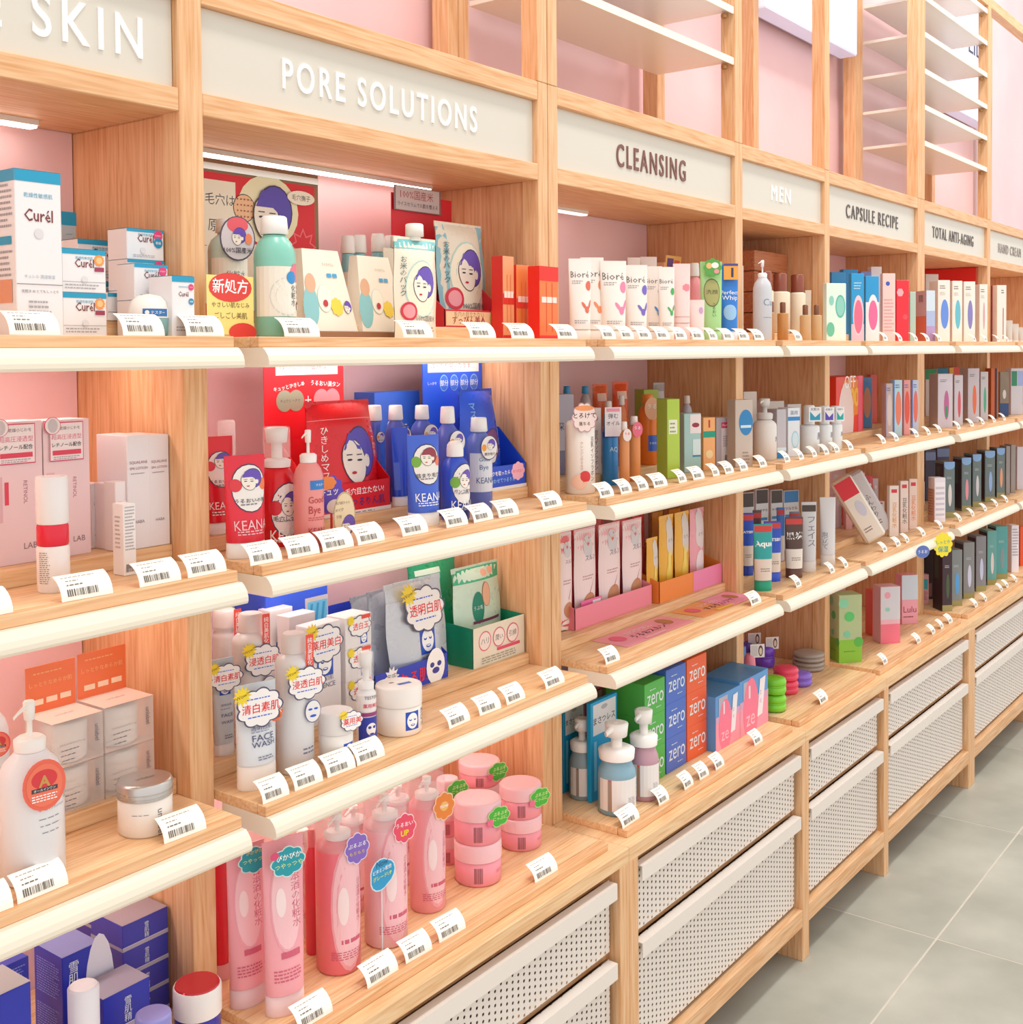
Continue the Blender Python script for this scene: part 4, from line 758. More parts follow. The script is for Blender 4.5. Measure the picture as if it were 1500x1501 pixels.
# ---- third shelf
fwd = [('mask', .52, .64, .38), ('t', '透明白肌', .54, .46, .08, '#6a6a90', {'w': .4}), ('l', .54, .41, .4, 1, .02, '#7a7aa0'), ('t', 'FACE', .56, .34, .13, '#4a4a78', {'w': .42}), ('t', 'WASH', .56, .26, .13, '#4a4a78', {'w': .46}), ('l', .6, .1, .35, 2, .03, '#7a7a90')]
def wow(o, s, t, x, z, wd, y, c=RED): talker(o, x, y, z, wd, wd*.78, [('t', t, .52, .5, .24, c, {'w': .78, 'b': .04}), ('l', .5, .72, .6, 1, .06, BLU), ('l', .5, .28, .5, 1, .06, BLU), ('s', .14, .86, .2, .2, 12, YEL), ('t', 'Wow!!', .14, .86, .07, '#6a4a20', {'r': 18, 'w': .28})], '#fbf8f6', 'b', 9, 'cloud_tag', oc='#55506e')
o, l, s = put(tube, 2, 1.56, 311, 343, 965, 'face_wash_tube', 'white face wash tube with mask emblem in the rear by the post', 'tube', c='#c9cfd6', cc='#ece6e6', deco_=fwd); wow(o, s, '清白素肌', .0, s[1]*.82, .062, -.014)
o, l, s = put(tube, 2, 1.455, 345, 404, 1001, 'face_wash_tube', 'white face wash tube with cloud tag at the front left corner', 'tube', c='#dfe4ea', cc='#f6e9de', capf=.235, deco_=fwd); wow(o, s, '清白素肌', -.004, s[1]*.80, .084, -.0235)
talker(o, .024, -.0225, s[1]*.72, .026, .03, [('t', '毛穴', .5, .6, .3, WHT, {'w': .8, 'b': .03}), ('r', .2, .2, .8, .38, '#b05030')], '#ef7038', 'b', 10, 'burst_tag')
for a, b, t, y, cz, lb, tx in ((311, 348, 893, 1.66, 1, 'rear clear-capped lotion bottle half hidden by the oak post', None), (339, 396, 898, 1.57, 1, 'clear-capped white lotion bottle behind the front tube', '浸透白肌'), (402, 459, 927, 1.46, 1, 'tall translucent white lotion bottle at the front with mask face', '浸透白肌')):
    o, l, s = put(bottle, 2, y, a, b, t, 'lotion_bottle', lb, 'bottle', c='#e6e6ea', cap='long', cc='#efe6e4', ca=.75, b=.86, nr=s[0]*.5 if False else .021, sh=.06, lab=(.05, .62), deco_=[('l', .62, .22, .3, 2, .05, '#7a7a90')])
    talker(o, .012, -s[0]*.62-.012, s[1]*.84, .014, .075, [('v', '純白美肌化粧水', .5, .5, .3, WHT, {'h': .86})], '#ef5040', 'r', name='red_strip_label')
    if tx: wow(o, s, tx, 0.004, s[1]*.66, .074, -s[0]-.003); talker(o, .014, -s[0]-.004, s[1]*.45, .03, .038, [('e', .33, .6, .13, .06, BLU), ('e', .68, .6, .13, .06, BLU), ('e', .5, .3, .2, .07, BLU)], '#f4f2f0', 'e', name='mask_face_label', oc='#44508c')
ess = [('mask', .5, .6, .5), ('t', '透明白肌', .5, .45, .09, '#8a86a0', {'w': .5}), ('t', 'ESSENCE', .5, .38, .1, '#7a7690', {'w': .6}), ('l', .5, .1, .4, 1, .03, '#8a8aa0')]
for i, (a, b, t, y) in enumerate(((396, 430, 892, 1.66), (424, 463, 900, 1.62), (452, 495, 908, 1.585), (452, 500, 914, 1.54))):
    if i == 2: continue
    o, l, s = put(carton, 2, y, a, b, t, 'essence_carton', 'white essence carton with mask emblem, %s of the row behind the bottles' % ['rearmost', 'second', '', 'front'][i], 'carton', d=.034, c='#efeaec', front=ess)
    if i == 3: wow(o, s, '薬用美白', 0, s[2]*.80, s[0]*1.15, -.0185)
o, l, s = put(carton, 2, 1.54, 506, 545, 902, 'cream_carton', 'white cream carton with cloud sticker right of the essence cartons', 'carton', n=3, d=.05, c='#eeeaea', front=[('mask', .7, .26, .26), ('b', .55, .66, .44, .3, 8, '#55506e'), ('b', .55, .66, .41, .27, 8, '#fbf8f6'), ('t', '透白玉', .58, .66, .2, RED, {'w': .6, 'b': .03}), ('s', .2, .88, .16, .16, 12, YEL), ('r', .6, .86, .95, .98, '#ef5040')])
o, l, s = put(jar, 2, 1.437, 466, 518, 1040, 'cream_jar', 'small white tub with a cloud tag between bottle and pump', 'jar', c='#f2ece6', lc='#e9e3e0', lf=.42, deco_=[('mask', .62, .4, .3)]); wow(o, s, '薬用美', .012, s[1]*.84, .046, -s[0]-.003)
o, l, s = put(bottle, 2, 1.455, 521, 551, 955, 'spray_bottle', 'slim white spray tester with blue mask label', 'bottle', c='#f5f1f0', cap='spray', cc='#f7f4f2', b=.60, nr=.0145, sh=.04, lab=(.04, .56), deco_=[('r', 0, 0, 1, .52, '#2f3fb0'), ('e', .5, .27, .2, .22, WHT), ('e', .42, .31, .06, .05, '#2f3fb0'), ('e', .6, .31, .06, .05, '#2f3fb0'), ('e', .5, .17, .09, .04, '#2f3fb0'), ('r', 0, .54, 1, .62, '#a04080'), ('t', '薬用美白', .5, .76, .2, '#e05070', {'w': .6, 'b': .03}), ('t', 'TESTER', .5, .93, .1, '#6a4a60', {'w': .5})])
put(jar, 2, 1.455, 550, 619, 1001, 'cream_jar', 'wide white cream jar with blue mask emblem at the shelf edge', 'jar', c='#f7efe6', lc='#f6f0ea', lf=.4, lab=(.06, .6), deco_=[('mask', .52, .48, .26), ('t', '透明', .8, .75, .09, '#5a5a80', {'w': .18}), ('t', 'CR', .8, .5, .09, '#5a5a80', {'w': .16}), ('t', 'CREAM', .82, .25, .09, '#5a5a80', {'w': .22})], top=[('r', .4, .3, .8, .45, '#3a66b8'), ('e', .35, .62, .08, .05, '#8a6a50')])
zt2 = zbase(2, 1.6)
a, b = onY(420, 900, 1.66), onY(500, 900, 1.66)
o = thing('display_box', 'blue display box with a striped window, at the back left of the third shelf', 'display', ((a.x+b.x)/2-.02, 1.73, zt2)); h_ = onY(450, 858, 1.7).z-zt2
MB().box(-.08, .08, -.045, .045, 0, h_, M('#2f5ae0', .4), .001).build('box_body', o); pr(o, s_front(.16, .09, h_), [('l', .4, .8, .3, 3, .04, '#d8e0ff'), ('r', .62, .0, 1, .9, '#c9c2c4'), ('r', .66, .62, .98, .86, '#6ac0e8')]+[('p', '#3a9ad0', [(.67+.1*i, .64), (.71+.1*i, .64), (.75+.1*i, .84), (.71+.1*i, .84)]) for i in range(3)])
a, b = Vector((1.605, 0, 0)), Vector((1.822, 0, 0))
o = thing('display_box', 'blue mask display box with smiling mask print, middle of the third shelf', 'display', ((a.x+b.x)/2, 1.545+.09, zt2)); wq = b.x-a.x
display(o, wq, .16, .05, .12, .16, '#2a44c4', lip=[('s', .22, .75, .1, .1, 10, WHT), ('t', '実感!', .22, .75, .06, INK, {'w': .14}), ('t', 'なる肌', .52, .45, .2, RED, {'w': .4, 'b': .05}), ('b', .82, .62, .15, .16, 12, '#3a3a9a'), ('e', .82, .62, .13, .17, WHT), ('e', .77, .7, .03, .025, '#3a3a9a'), ('e', .87, .7, .03, .025, '#3a3a9a'), ('e', .82, .45, .05, .03, '#3a3a9a')])
for i, (a, b, t, y) in enumerate(((548, 628, 864, 1.645), (556, 645, 860, 1.61), (568, 668, 852, 1.575))):
    o, l, s = put(pouch, 2, y, a, b, t, 'mask_pouch', 'silver foil mask pouch, %s of the three in the blue display' % ['rearmost', 'middle', 'frontmost'][i], 'pouch', c='#c9ced6' if i == 2 else '#a9b0ba', t=.032, xr=(1.635+.013*i, 1.835+.013*i), lean=6, zb=zt2+.002, k=.9, taper=.04, metal=.25, deco_=[('r', 0, .84, 1, .843, '#8a92a0')] if i < 2 else [('r', 0, .84, 1, .843, '#8a92a0'), ('mask', .58, .4, .26), ('t', '透明白肌', .58, .22, .06, '#6a6a90', {'w': .28}), ('t', 'MASK', .58, .14, .07, '#3a5ab0', {'w': .3})])
    if i == 2: wow(o, s, '透明白肌', .008, s[1]*.72, .125, -.021)
a, b = Vector((1.893, 0, 0)), Vector((2.0735, 0, 0))
o = thing('display_box', 'green mask display box with a cream printed front, right of the third shelf', 'display', ((a.x+b.x)/2, 1.545+.085, zt2)); wg = b.x-a.x
display(o, wg, .17, .085, .10, .165, '#0f8a68', lc='#e6dcc8', lip=[('r', 0, 0, 1, 1, '#e9e0cc')]+[q for i in range(3) for q in (('e', .22+.27*i, .62, .12, .12, '#e0607c'), ('e', .22+.27*i, .62, .105, .105, '#f3e4dc'), ('t', ['ハリ', '潤い', '引締'][i], .22+.27*i, .62, .08, INK, {'w': .15}))]+[('r', .45, .28, .9, .36, '#e05070'), ('l', .5, .18, .7, 3, .06, '#a09888')])
for i, (a, b, t, y) in enumerate(((625, 718, 815, 1.70), (668, 756, 828, 1.60))):
    put(pouch, 2, y, a, b, t, 'mask_pouch', ['dark green mask pouches header at the back of the green display', 'pale green mask pouch with an elbow drawing in the green display'][i], 'pouch', c=['#1a9a6c', '#cfe6d2'][i], t=.03, xr=[(1.87, 2.04), (1.90, 2.070)][i], lean=4, zb=zt2+.002, k=.95, deco_=[('r', 0, .84, 1, 1, '#2a9a72'), ('r', .1, .87, .6, .93, '#d8efe0')] if i == 0 else [('r', 0, .84, 1, 1, '#3fae84'), ('e', .62, .92, .07, .05, '#f0b49a'), ('e', .78, .93, .07, .05, '#f0b49a'), ('e', .42, .55, .12, .22, '#108a70'), ('t', 'うぶ毛', .42, .55, .1, WHT, {'w': .18}), ('e', .6, .68, .09, .17, '#c88060'), ('e', .6, .68, .08, .16, '#f2bc9c'), ('r', .3, .38, .9, .41, '#80385c'), ('t', '高浸透保湿マスク', .6, .3, .06, '#8a5a6a', {'w': .5})])
# ---- counter
def perm_pump(lb, a, b, t, y, c, tag_=None, cb=None, cap='pump'):
    o, l, s = put(bottle, 3, y, a, b, t, 'pump_bottle', lb, 'bottle', c=c, cap=cap, cc='#fbf6f6', b=.84, nr=.026, sh=.04, over=True, lab=(.04, .72), deco_=d_perm(), ang=165)
    if tag_: talker(o, .014, -s[0]-.003, s[1]*.80, .05, .055, tag_[1], tag_[0], 'b', 8, 'promo_tag', oc=tag_[2] if len(tag_) > 2 else None)
    return o, s
o, l, s = put(tube, 3, 1.47, 331, 386, 1238, 'body_tube', 'pink bath tube with a teal cloud tag, left one of the front pair', 'tube', c='#f4a5b0', cc='#efc9cc', capf=.12, deco_=d_perm(), alpha=1)
talker(o, .004, -.024, s[1]*.93, .058, .044, [('t', 'つやっつや', .52, .5, .2, '#d8f0a0', {'w': .74, 'b': .04}), ('t', 'びかびか', .5, .8, .12, YEL, {'w': .5})], '#22a0b0', 'b', 8, 'cloud_tag', oc='#d8f0f0')
o, l, s = put(tube, 3, 1.405, 385, 444, 1228, 'body_tube', 'pink bath tube with a teal cloud tag, right one of the front pair', 'tube', c='#f6aab4', cc='#f2d0d0', capf=.12, deco_=d_perm())
talker(o, -.004, -.026, s[1]*.90, .062, .05, [('t', 'びかびか', .52, .66, .2, WHT, {'w': .7, 'b': .04}), ('t', 'つやっつや', .52, .4, .2, '#d8f0a0', {'w': .78, 'b': .04}), ('e', .12, .78, .12, .1, '#e0507c')], '#22a0b0', 'b', 8, 'cloud_tag', oc='#d8f0f0')
put(tube, 3, 1.56, 311, 337, 1240, 'body_tube', 'deep red tube standing against the oak post behind the pink pair', 'tube', c='#d82438', cc='#e8a8ac')
put(bottle, 3, 1.56, 428, 460, 1215, 'refill_bottle', 'white and pink slim bottle behind the tubes', 'bottle', c='#f3dcdc', cap='flip', b=.88, deco_=d_perm())
put(bottle, 3, 1.50, 446, 468, 1215, 'refill_bottle', 'crimson pouch-like bottle left of the coral pump', 'bottle', c='#e0485a', cap='long', cc='#e88a90', b=.86)
perm_pump('coral pink pump lotion with violet tag, left of the pump row', 461, 527, 1190, 1.432, '#f07a88', ('#8a6ac8', [('t', 'ぷるぷる', .5, .6, .2, WHT, {'w': .7, 'b': .04}), ('t', 'もちもち', .5, .36, .18, YEL, {'w': .6})], '#e8e0f4'))
perm_pump('pale pink pump lotion with blue heart tag, middle of the pump row', 532, 596, 1163, 1.428, '#f2c4cb', ('#f0506c', [('t', 'うるおい', .5, .62, .2, WHT, {'w': .7, 'b': .04}), ('t', 'UP', .5, .34, .2, YEL, {'b': .04})], '#fbe0e4'))
perm_pump('rose pink pump lotion with orange flower tag, right of the pump row', 599, 652, 1137, 1.45, '#f3a0aa', ('#f08a3c', [('e', .5, .5, .18, .18, '#f8c070'), ('t', 'now', .5, .5, .16, WHT)], '#fbe0c0'))
o = thing('promo_card', 'blue heart-shaped card lettered Now leaning on the middle pump bottle', 'card', (onY(556, 1220, 1.39).x, 1.385, TRT+.0003))
MB().box(-.0015, .0015, 0, .001, 0, .13, M('#e8f0f4', .4, .5)).build('stem', o); talker(o, 0, -.001, .15, .066, .058, [('t', 'Now', .5, .84, .16, '#28608a', {'b': .02}), ('t', 'ビタミン配合', .5, .64, .12, WHT, {'w': .7, 'b': .02}), ('t', 'グレードUP', .5, .44, .16, '#e8f060', {'w': .7, 'b': .03})], '#2a9cd0', 'b', 3, 'printed_card', oc='#d8f0fa'); MB().box(-.012, .012, -.001, .02, 0, .0012, M('#e8f0f4', .4)).build('foot', o)
perm_pump('pink pump lotion in the second row behind the blue heart card', 566, 600, 1150, 1.56, '#f2b6be')
perm_pump('pink pump lotion in the second row left of the heart card', 500, 536, 1180, 1.56, '#f0a4ae')
leaf = ('#4ab83c', [('t', 'ぷるぷる', .56, .64, .16, '#e8f4a0', {'w': .6, 'b': .03}), ('t', 'にっぷに', .54, .42, .16, '#e8f4a0', {'w': .6, 'b': .03}), ('b', .12, .3, .14, .14, 7, '#f07090')], '#c8e8a0')
def pjar(a, b, t, y, lb, n=1, tg=True, tgx=.016):
    o, l, s = put(jar, 3, y, a, b, t, 'cream_jar', lb, 'jar', n=n, c='#f49aa8', lc='#f6c6cc', lf=.42, lab=(.05, .52), deco_=[('bar', .2, .1, .34, .9, '#8a4a58'), ('l', .7, .6, .2, 2, .1, '#e07a8a')])
    if tg: talker(l, tgx, -s[0]-.002, s[1]*.66, .056, .042, leaf[1], leaf[0], 'b', 7, 'leaf_tag', oc=leaf[2])
    return o, l, s
pjar(665, 735, 1168, 1.448, 'pink cream jar in the front stack', 2)
pjar(732, 794, 1146, 1.475, 'pink cream jar in the right stack', 2)
pjar(672, 733, 1113, 1.60, 'pink cream jar in the rear stack under the rail', 3)
pjar(640, 672, 1140, 1.545, 'pink cream jar in the narrow stack right of the pumps', 3, tgx=.008)
# ================================================================== 3 cleansing bay
BI = '#f6f0ea'
bl = [(818, 849, 378, 1.46, '#e07058'), (852, 884, 378, 1.50, '#ef9060'), (881, 917, 383, 1.46, '#f08ab0'), (917, 948, 389, 1.46, '#7a6ac8'), (945, 970, 391, 1.51, '#4a90d8'), (966, 988, 392, 1.46, '#4ab060')]
for i, (a, b, t, y, c) in enumerate(bl):
    put(tube, 0, y, a-1, b+1, t, 'face_wash_tube', 'white cleansing tube with %s flower print' % ['red', 'orange', 'pink', 'violet', 'blue', 'green'][i], 'tube', c=BI, cc='#f3ece6', deco_=[('t', 'Bioré', .48, .78, .2, '#6a6468', {'w': .66, 'x': .85}), ('l', .4, .68, .4, 2, .03, '#a8a2a4'), ('e', .8, .62, .13, .2, c), ('e', .72, .28, .09, .14, c), ('e', .86, .36, .06, .2, c, -.4), ('e', .6, .34, .05, .16, c, .5), ('l', .5, .12, .5, 2, .03, '#a8a2a4')])
for i, (a, b, t) in enumerate(((852, 870, 384), (921, 938, 378), (940, 962, 377))):
    put(tube, 0, 1.62, a, b, t, 'face_wash_tube', 'pale tube in the back row of the cleansing bay, %s from the left' % ORD[i], 'tube', c='#eee0da', cc='#e6dcd6')
put(tube, 0, 1.455, 988, 1011, 387, 'face_wash_tube', 'slim blush pink tube with a small floral mark', 'tube', c='#f3d9d6', capf=.22, cc='#f0cdc9', deco_=[('b', .7, .6, .2, .2, 7, '#ec8a98'), ('l', .5, .1, .8, 1, .03, '#c8a0a0')])
put(bottle, 0, 1.57, 1007, 1029, 386, 'wash_bottle', 'pink translucent bottle behind the short pink tube', 'bottle', c='#f09aa2', cap='flip', b=.8)
put(tube, 0, 1.45, 1011, 1032, 440, 'face_wash_tube', 'short pink tube standing before the pink bottle', 'tube', c='#f4dcd8', deco_=[('e', .7, .7, .12, .2, '#c8a0c8')])
o, l, s = put(tube, 0, 1.455, 1028, 1057, 384, 'face_wash_tube', 'light green face wash tube with leafy tag', 'tube', c='#a8d890', cc='#b4dc9c', deco_=[('e', .5, .55, .3, .6, '#6a6a3c'), ('e', .5, .55, .27, .55, '#a8a868'), ('t', '洗顔', .5, .56, .2, '#3c3a24', {'w': .4}), ('v', 'うるおい', .56, .3, .1, '#4a6a3c', {'h': .2})])
talker(o, 0, -.018, s[1]*.92, .05, .05, [('e', .3, .6, .16, .16, '#f4c080'), ('e', .62, .62, .2, .16, '#f6f4ec'), ('e', .7, .3, .14, .12, '#f09aa0')], '#5aa848', 'b', 8, 'leaf_tag')
o, l, s = put(tube, 0, 1.46, 1057, 1081, 388, 'face_wash_tube', 'bright blue whip foam tube with an orange number one tag', 'tube', c='#2f80dc', cc='#e8ecf4', deco_=[('t', 'Perfect', .5, .58, .16, WHT, {'w': .8}), ('t', 'Whip', .5, .49, .2, WHT, {'w': .7}), ('e', .5, .28, .3, .4, '#9cc8f0')])
talker(o, 0, -.018, s[1]*.9, .04, .044, [('t', '1', .6, .45, .6, '#3c3a5c', {'b': .05}), ('r', 0, .86, 1, 1, '#4a4a90')], '#f2a84a', 'r', name='rank_tag')
put(tube, 0, 1.58, 1082, 1090, 390, 'face_wash_tube', 'thin white tube with blue edge beside the post of the cleansing bay', 'tube', c='#e8eaf4')
o = thing('display_box', 'small crumpled orange and violet header behind the green tube', 'display', (onY(985, 380, 1.68).x-.03, 1.68, zbase(0, 1.68))); h_ = onY(985, 377, 1.68).z-zbase(0, 1.68)
MB().box(-.05, .05, -.02, .02, 0, h_-.02, M('#e8b48a', .5), .001).build('box_body', o); talker(o, 0, -.021, h_-.02, .09, .04, [('r', .1, .2, .5, .8, '#6a5090'), ('r', .55, .3, .9, .7, '#e07050')], '#f0c070', 'r', name='header_card', tilt=.1)
# second shelf
o, l, s = put(bottle, 1, 1.478, 828, 872, 613, k=1.0, name='milk_bottle', label='big white cleansing milk bottle with a melting-letters tag', cat='bottle', c='#f5ede6', cap='none', b=1.0, nr=.014, sh=.07, lab=(.1, .78), deco_=[('v', '豆乳イソフラボン', .72, .54, .08, '#4a3438', {'h': .86}), ('v', 'クレンジングミルク', .42, .6, .06, '#c07a5a', {'h': .56}), ('e', .5, .2, .14, .14, '#d83a3c'), ('e', .36, .1, .2, .18, '#f6c8b0'), ('e', .5, .2, .12, .12, '#d83a3c')])
talker(o, -.002, -s[0]-.003, s[1]*1.02, .062, .07, [('e', .5, .8, .36, .1, '#f09a60'), ('t', 'とろけて', .5, .56, .24, '#3c2a38', {'w': .86, 'b': .03}), ('t', '落ちる', .5, .3, .14, '#6a5a30', {'w': .44, 'b': .03})], '#f4ded8', 'b', 10, 'melting_tag', oc='#c8909c')
for a, b, t, y, nm, c, fr in ((812, 842, 578, 1.60, 'dark blue printed pouch-like carton at the left post', '#b8b4c4', [('t', '深層', .5, .6, .3, '#3a3a5c', {'w': .7}), ('r', 0, 0, 1, .3, '#7a7a98')]),
    (866, 882, 598, 1.545, 'slim white carton with brown vertical letters', '#f3e6e0', [('v', '豆乳イソフラボン', .5, .36, .1, '#7a3a48', {'h': .6}), ('e', .5, .84, .2, .2, '#c890a0')]),
    (1031, 1049, 612, 1.47, 'orange and green oil bottle carton with a gold number one', '#f6b070', [('r', .0, .62, 1, .74, '#1c9c80'), ('t', '1', .5, .88, .5, '#c03c28', {'b': .05}), ('e', .5, .3, .3, .3, '#f8d8a0')]),
    (1003, 1028, 606, 1.48, 'pale teal clear carton with an eye picture', '#a9cdcb', [('r', .35, .66, 1, .98, '#f3e4e6'), ('e', .68, .8, .22, .12, '#a03040'), ('r', .5, .28, .98, .56, '#d8e8ec'), ('r', .5, .26, .98, .29, '#3a8ab0')]),
    (1050, 1075, 612, 1.49, 'grey clear carton holding a pink-banded wand', '#c9c2cc', [('r', .3, .08, .95, .78, '#f0eaf0'), ('r', .3, .78, .95, .9, '#e8487c'), ('t', 'Perfect', .62, .84, .14, WHT, {'w': .5}), ('bar', .5, .1, .85, .22, INK), ('l', .6, .6, .4, 6, .04, '#a098a8')]),
    (1078, 1104, 586, 1.43, 'tall greige clear carton with a blue round tag', '#cdbcb0', [('e', .6, .66, .4, .62, '#2f86c4'), ('r', .3, .58, .9, .62, '#d8e8f4'), ('l', .6, .2, .4, 4, .05, '#a08a7c')])):
    put(carton, 1, y, a, b, t, 'cleansing_carton', nm, 'carton', d=.04, c=c, front=fr)
put(bottle, 1, 1.66, 823, 839, 566, 'refill_bottle', 'blue tipped refill bottle at the back left of the cleansing bay', 'bottle', c='#c8b8c0', cap='flip', cc='#3a98d0', b=.9)
put(bottle, 1, 1.66, 850, 866, 566, 'refill_bottle', 'blue tipped refill bottle behind the melting-letters tag', 'bottle', c='#b8b0b0', cap='flip', cc='#3a98d0', b=.9)
o, l, s = put(bottle, 1, 1.51, 883, 905, 600, 'oil_bottle', 'clear blue cleansing oil bottle with a white card collar', 'bottle', c='#2f86cc', cap='pump', cc='#3a98d8', b=.82, lab=(.1, .7), deco_=[('t', 'AQ', .56, .62, .2, '#c8e4f4', {'w': .4}), ('r', 0, .88, 1, 1, '#2a50c0')]); talker(o, 0, -s[0]-.003, s[1]*.84, .042, .07, [('t', '弾む', .5, .7, .24, INK, {'w': .6}), ('t', 'オイル', .5, .45, .2, INK, {'w': .8}), ('r', .1, .85, .9, .96, '#f09ab0')], '#f3e8ec', 'r', name='collar_card')
for a, b, t, y, c, f_, lb, cd in ((908, 922, 618, 1.455, '#e89a60', ('#f0742c', .45), 'amber oil bottle left of its taller twin', '#f3e4e0'), (921, 938, 610, 1.50, '#f09a58', ('#f08a24', .5), 'amber oil bottle with a pink pulled-up card', '#f4708c'), (937, 962, 578, 1.56, '#f07c28', None, 'large bright orange oil pouch bottle with blue label', '#f6c0a0')):
    o, l, s = put(bottle, 1, y, a, b, t, 'oil_bottle', lb, 'bottle', c=c, alpha=.9 if f_ else 1, fill=f_, cap='flip', cc='#f8ece6' if f_ else '#f08a30', b=.86)
    talker(o, .002, -s[0]-.003, s[1]*.80, s[0]*1.7, s[0]*2.4, [('t', 'うる', .5, .6, .3, WHT if cd != '#f3e4e0' else RED, {'w': .6, 'b': .03})], cd, 'e', name='collar_card')
    if not f_: pr(o, s_cyl(s[0]+.001, s[1]*.2, s[1]*.42, 120), [('r', .35, 0, 1, 1, '#2f62cc'), ('t', 'うるおい', .66, .5, .16, WHT, {'w': .5})], True, 'blue_label')
put(carton, 1, 1.449, 978, 997, 585, 'cleansing_carton', 'tall lime green carton with a small white sticker', 'carton', d=.05, c='#b5d24c', front=[('r', .12, .56, .8, .74, '#f0f2d8'), ('l', .46, .68, .5, 3, .05, '#8a9060')], top=[('r', 0, 0, 1, 1, '#c3dc62')])
put(carton, 1, 1.66, 944, 966, 571, 'cleansing_carton', 'lime green carton in the rear behind the orange pouch', 'carton', d=.05, c='#a8c040')
for i, (a, b, t, c) in enumerate(((868, 892, 565, '#e86a3c'), (897, 922, 562, '#ec5a2c'), (957, 975, 563, '#b9b4b8'), (993, 1011, 563, '#b4b0bc'), (1006, 1024, 572, '#a9a0cc'))):
    put(pouch, 1, 1.68, a, b, t, 'refill_pouch', '%s refill pouch at the back of the cleansing bay, %s from the left' % ('orange' if i < 2 else 'greyish clear', ORD[i]), 'pouch', c=c, t=.03, deco_=[('r', .2, .8, .8, .9, '#f6d0c0' if i < 2 else '#d8d4dc')])
# third shelf: two counter displays with hair masks
for a, b, h_, nm, c, yc, lc in ((843, 956, .075, 'pink cardboard tray holding white and rose pouches', '#f08a9c', 1.56, None), (967, 1058, .08, 'orange and pink cardboard tray holding narrow pouches', '#f08c3c', 1.545, None)):
    p, q = onY(a, 900, yc), onY(b, 880, yc); o = thing('display_tray', nm, 'display', ((p.x+q.x)/2, yc+.085, zt2)); ww = q.x-p.x
    display(o, ww, .17, h_*.7, h_*1.25, h_*1.3, c, lip=None if c == '#f08a9c' else [('r', .52, 0, 1, 1, '#f08ab4')])
    o2 = thing('flyer', {'#f08a9c': 'pink flyer lying flat before the pink tray', '#f08c3c': 'orange and pink flyer lying flat before the orange tray'}[c], 'flyer', ((p.x+q.x)/2+.005, 1.478, LEV[2]+.0005)); fwid = ww*.9
    MB().box(-fwid/2, fwid/2, -.052, .05, 0, .0006, M('#f29aaa' if c == '#f08a9c' else '#f2a25c', .4)).build('sheet', o2)
    S = lambda u, v, q_: (-fwid/2+u*fwid, -.052+v*.102, .0007+q_)
    pr(o2, (S, fwid, .102), [('r', .5, 0, 1, 1, '#f49ab8')]*(c != '#f08a9c')+[('t', 'うるおスルン!' if c == '#f08a9c' else 'するりんツヤ', .52, .4, .1, '#4a3038', {'w': .5, 'b': .03}), ('e', .16, .6, .07, .07, '#ee5a80'), ('e', .84, .6, .06, .08, '#b8784c'), ('l', .5, .7, .4, 2, .08, '#fbe4dc'), ('r', .3, .05, .6, .16, '#f8cc50' if c != '#f08a9c' else '#f6b4bc')])
wp = [('r', 0, 0, 1, 1, '#f6e2e2'), ('e', .5, .82, .22, .3, '#d8d4d8'), ('p', '#e06040', [(.36, .9), (.46, .84), (.5, .88), (.56, .84), (.62, .92), (.5, .82)]), ('t', 'スルン', .6, .7, .12, '#6a6a88', {'w': .5}), ('l', .5, .5, .5, 2, .03, '#c89aa0'), ('e', .55, .2, .3, .3, '#c98a62'), ('e', .5, .05, .36, .2, '#f6ead8'), ('p', '#a8524c', [(.5, .3), (.56, .32), (.74, .46)])]
for i, (a, b, t) in enumerate(((814, 838, 780), (840, 873, 776), (876, 909, 769), (911, 941, 763))):
    o, l, s = put(pouch, 2, 1.59, a, b, t, 'treatment_pouch', 'white and rose treatment pouch in the pink tray, %s from the left' % ORD[i], 'pouch', c='#f2b4b8' if i else '#ec6a72', t=.025, zb=zt2+.002, k=.95, deco_=wp)
    if i == 1: talker(o, .0, -.02, .035, s[0]*.98, .05, [('r', .55, .1, .95, .9, '#efe6e6')], '#f06aa4', 'r', name='info_card')
for i, (a, b, t) in enumerate(((820, 850, 766), (858, 885, 762), (896, 922, 756), (925, 945, 752))):
    put(pouch, 2, 1.67, a, b, t, 'treatment_pouch', 'red treatment pouch in the rear of the pink tray, %s from the left' % ORD[i], 'pouch', c='#e24a50', t=.025, zb=zt2+.002)
yl = [('b', .6, .75, .3, .7, 5, '#dcd6d2'), ('t', 'なでし', .62, .7, .1, '#8a7a70', {'w': .4}), ('e', .5, .25, .2, .5, '#f2cf52'), ('e', .5, .45, .1, .4, '#f4dc70')]
pk = [('b', .56, .75, .34, .7, 5, '#e6dcde'), ('t', 'なでし', .6, .68, .1, '#8a7a80', {'w': .4}), ('e', .55, .28, .3, .5, '#f3e4ea')]
for i, (a, b, t) in enumerate(((947, 964, 790), (965, 987, 757), (988, 1010, 752), (1010, 1032, 747), (1029, 1044, 742))):
    y_ = i < 3; put(pouch, 2, 1.58, a, b, t, 'treatment_pouch', 'narrow %s treatment pouch in the orange tray, %s from the left' % ('yellow' if y_ else 'pink'[0:4], ORD[i]), 'pouch', c='#eeb43a' if y_ else '#f0a8b4', t=.022, zb=zt2+.002, k=.95, deco_=yl if y_ else pk)
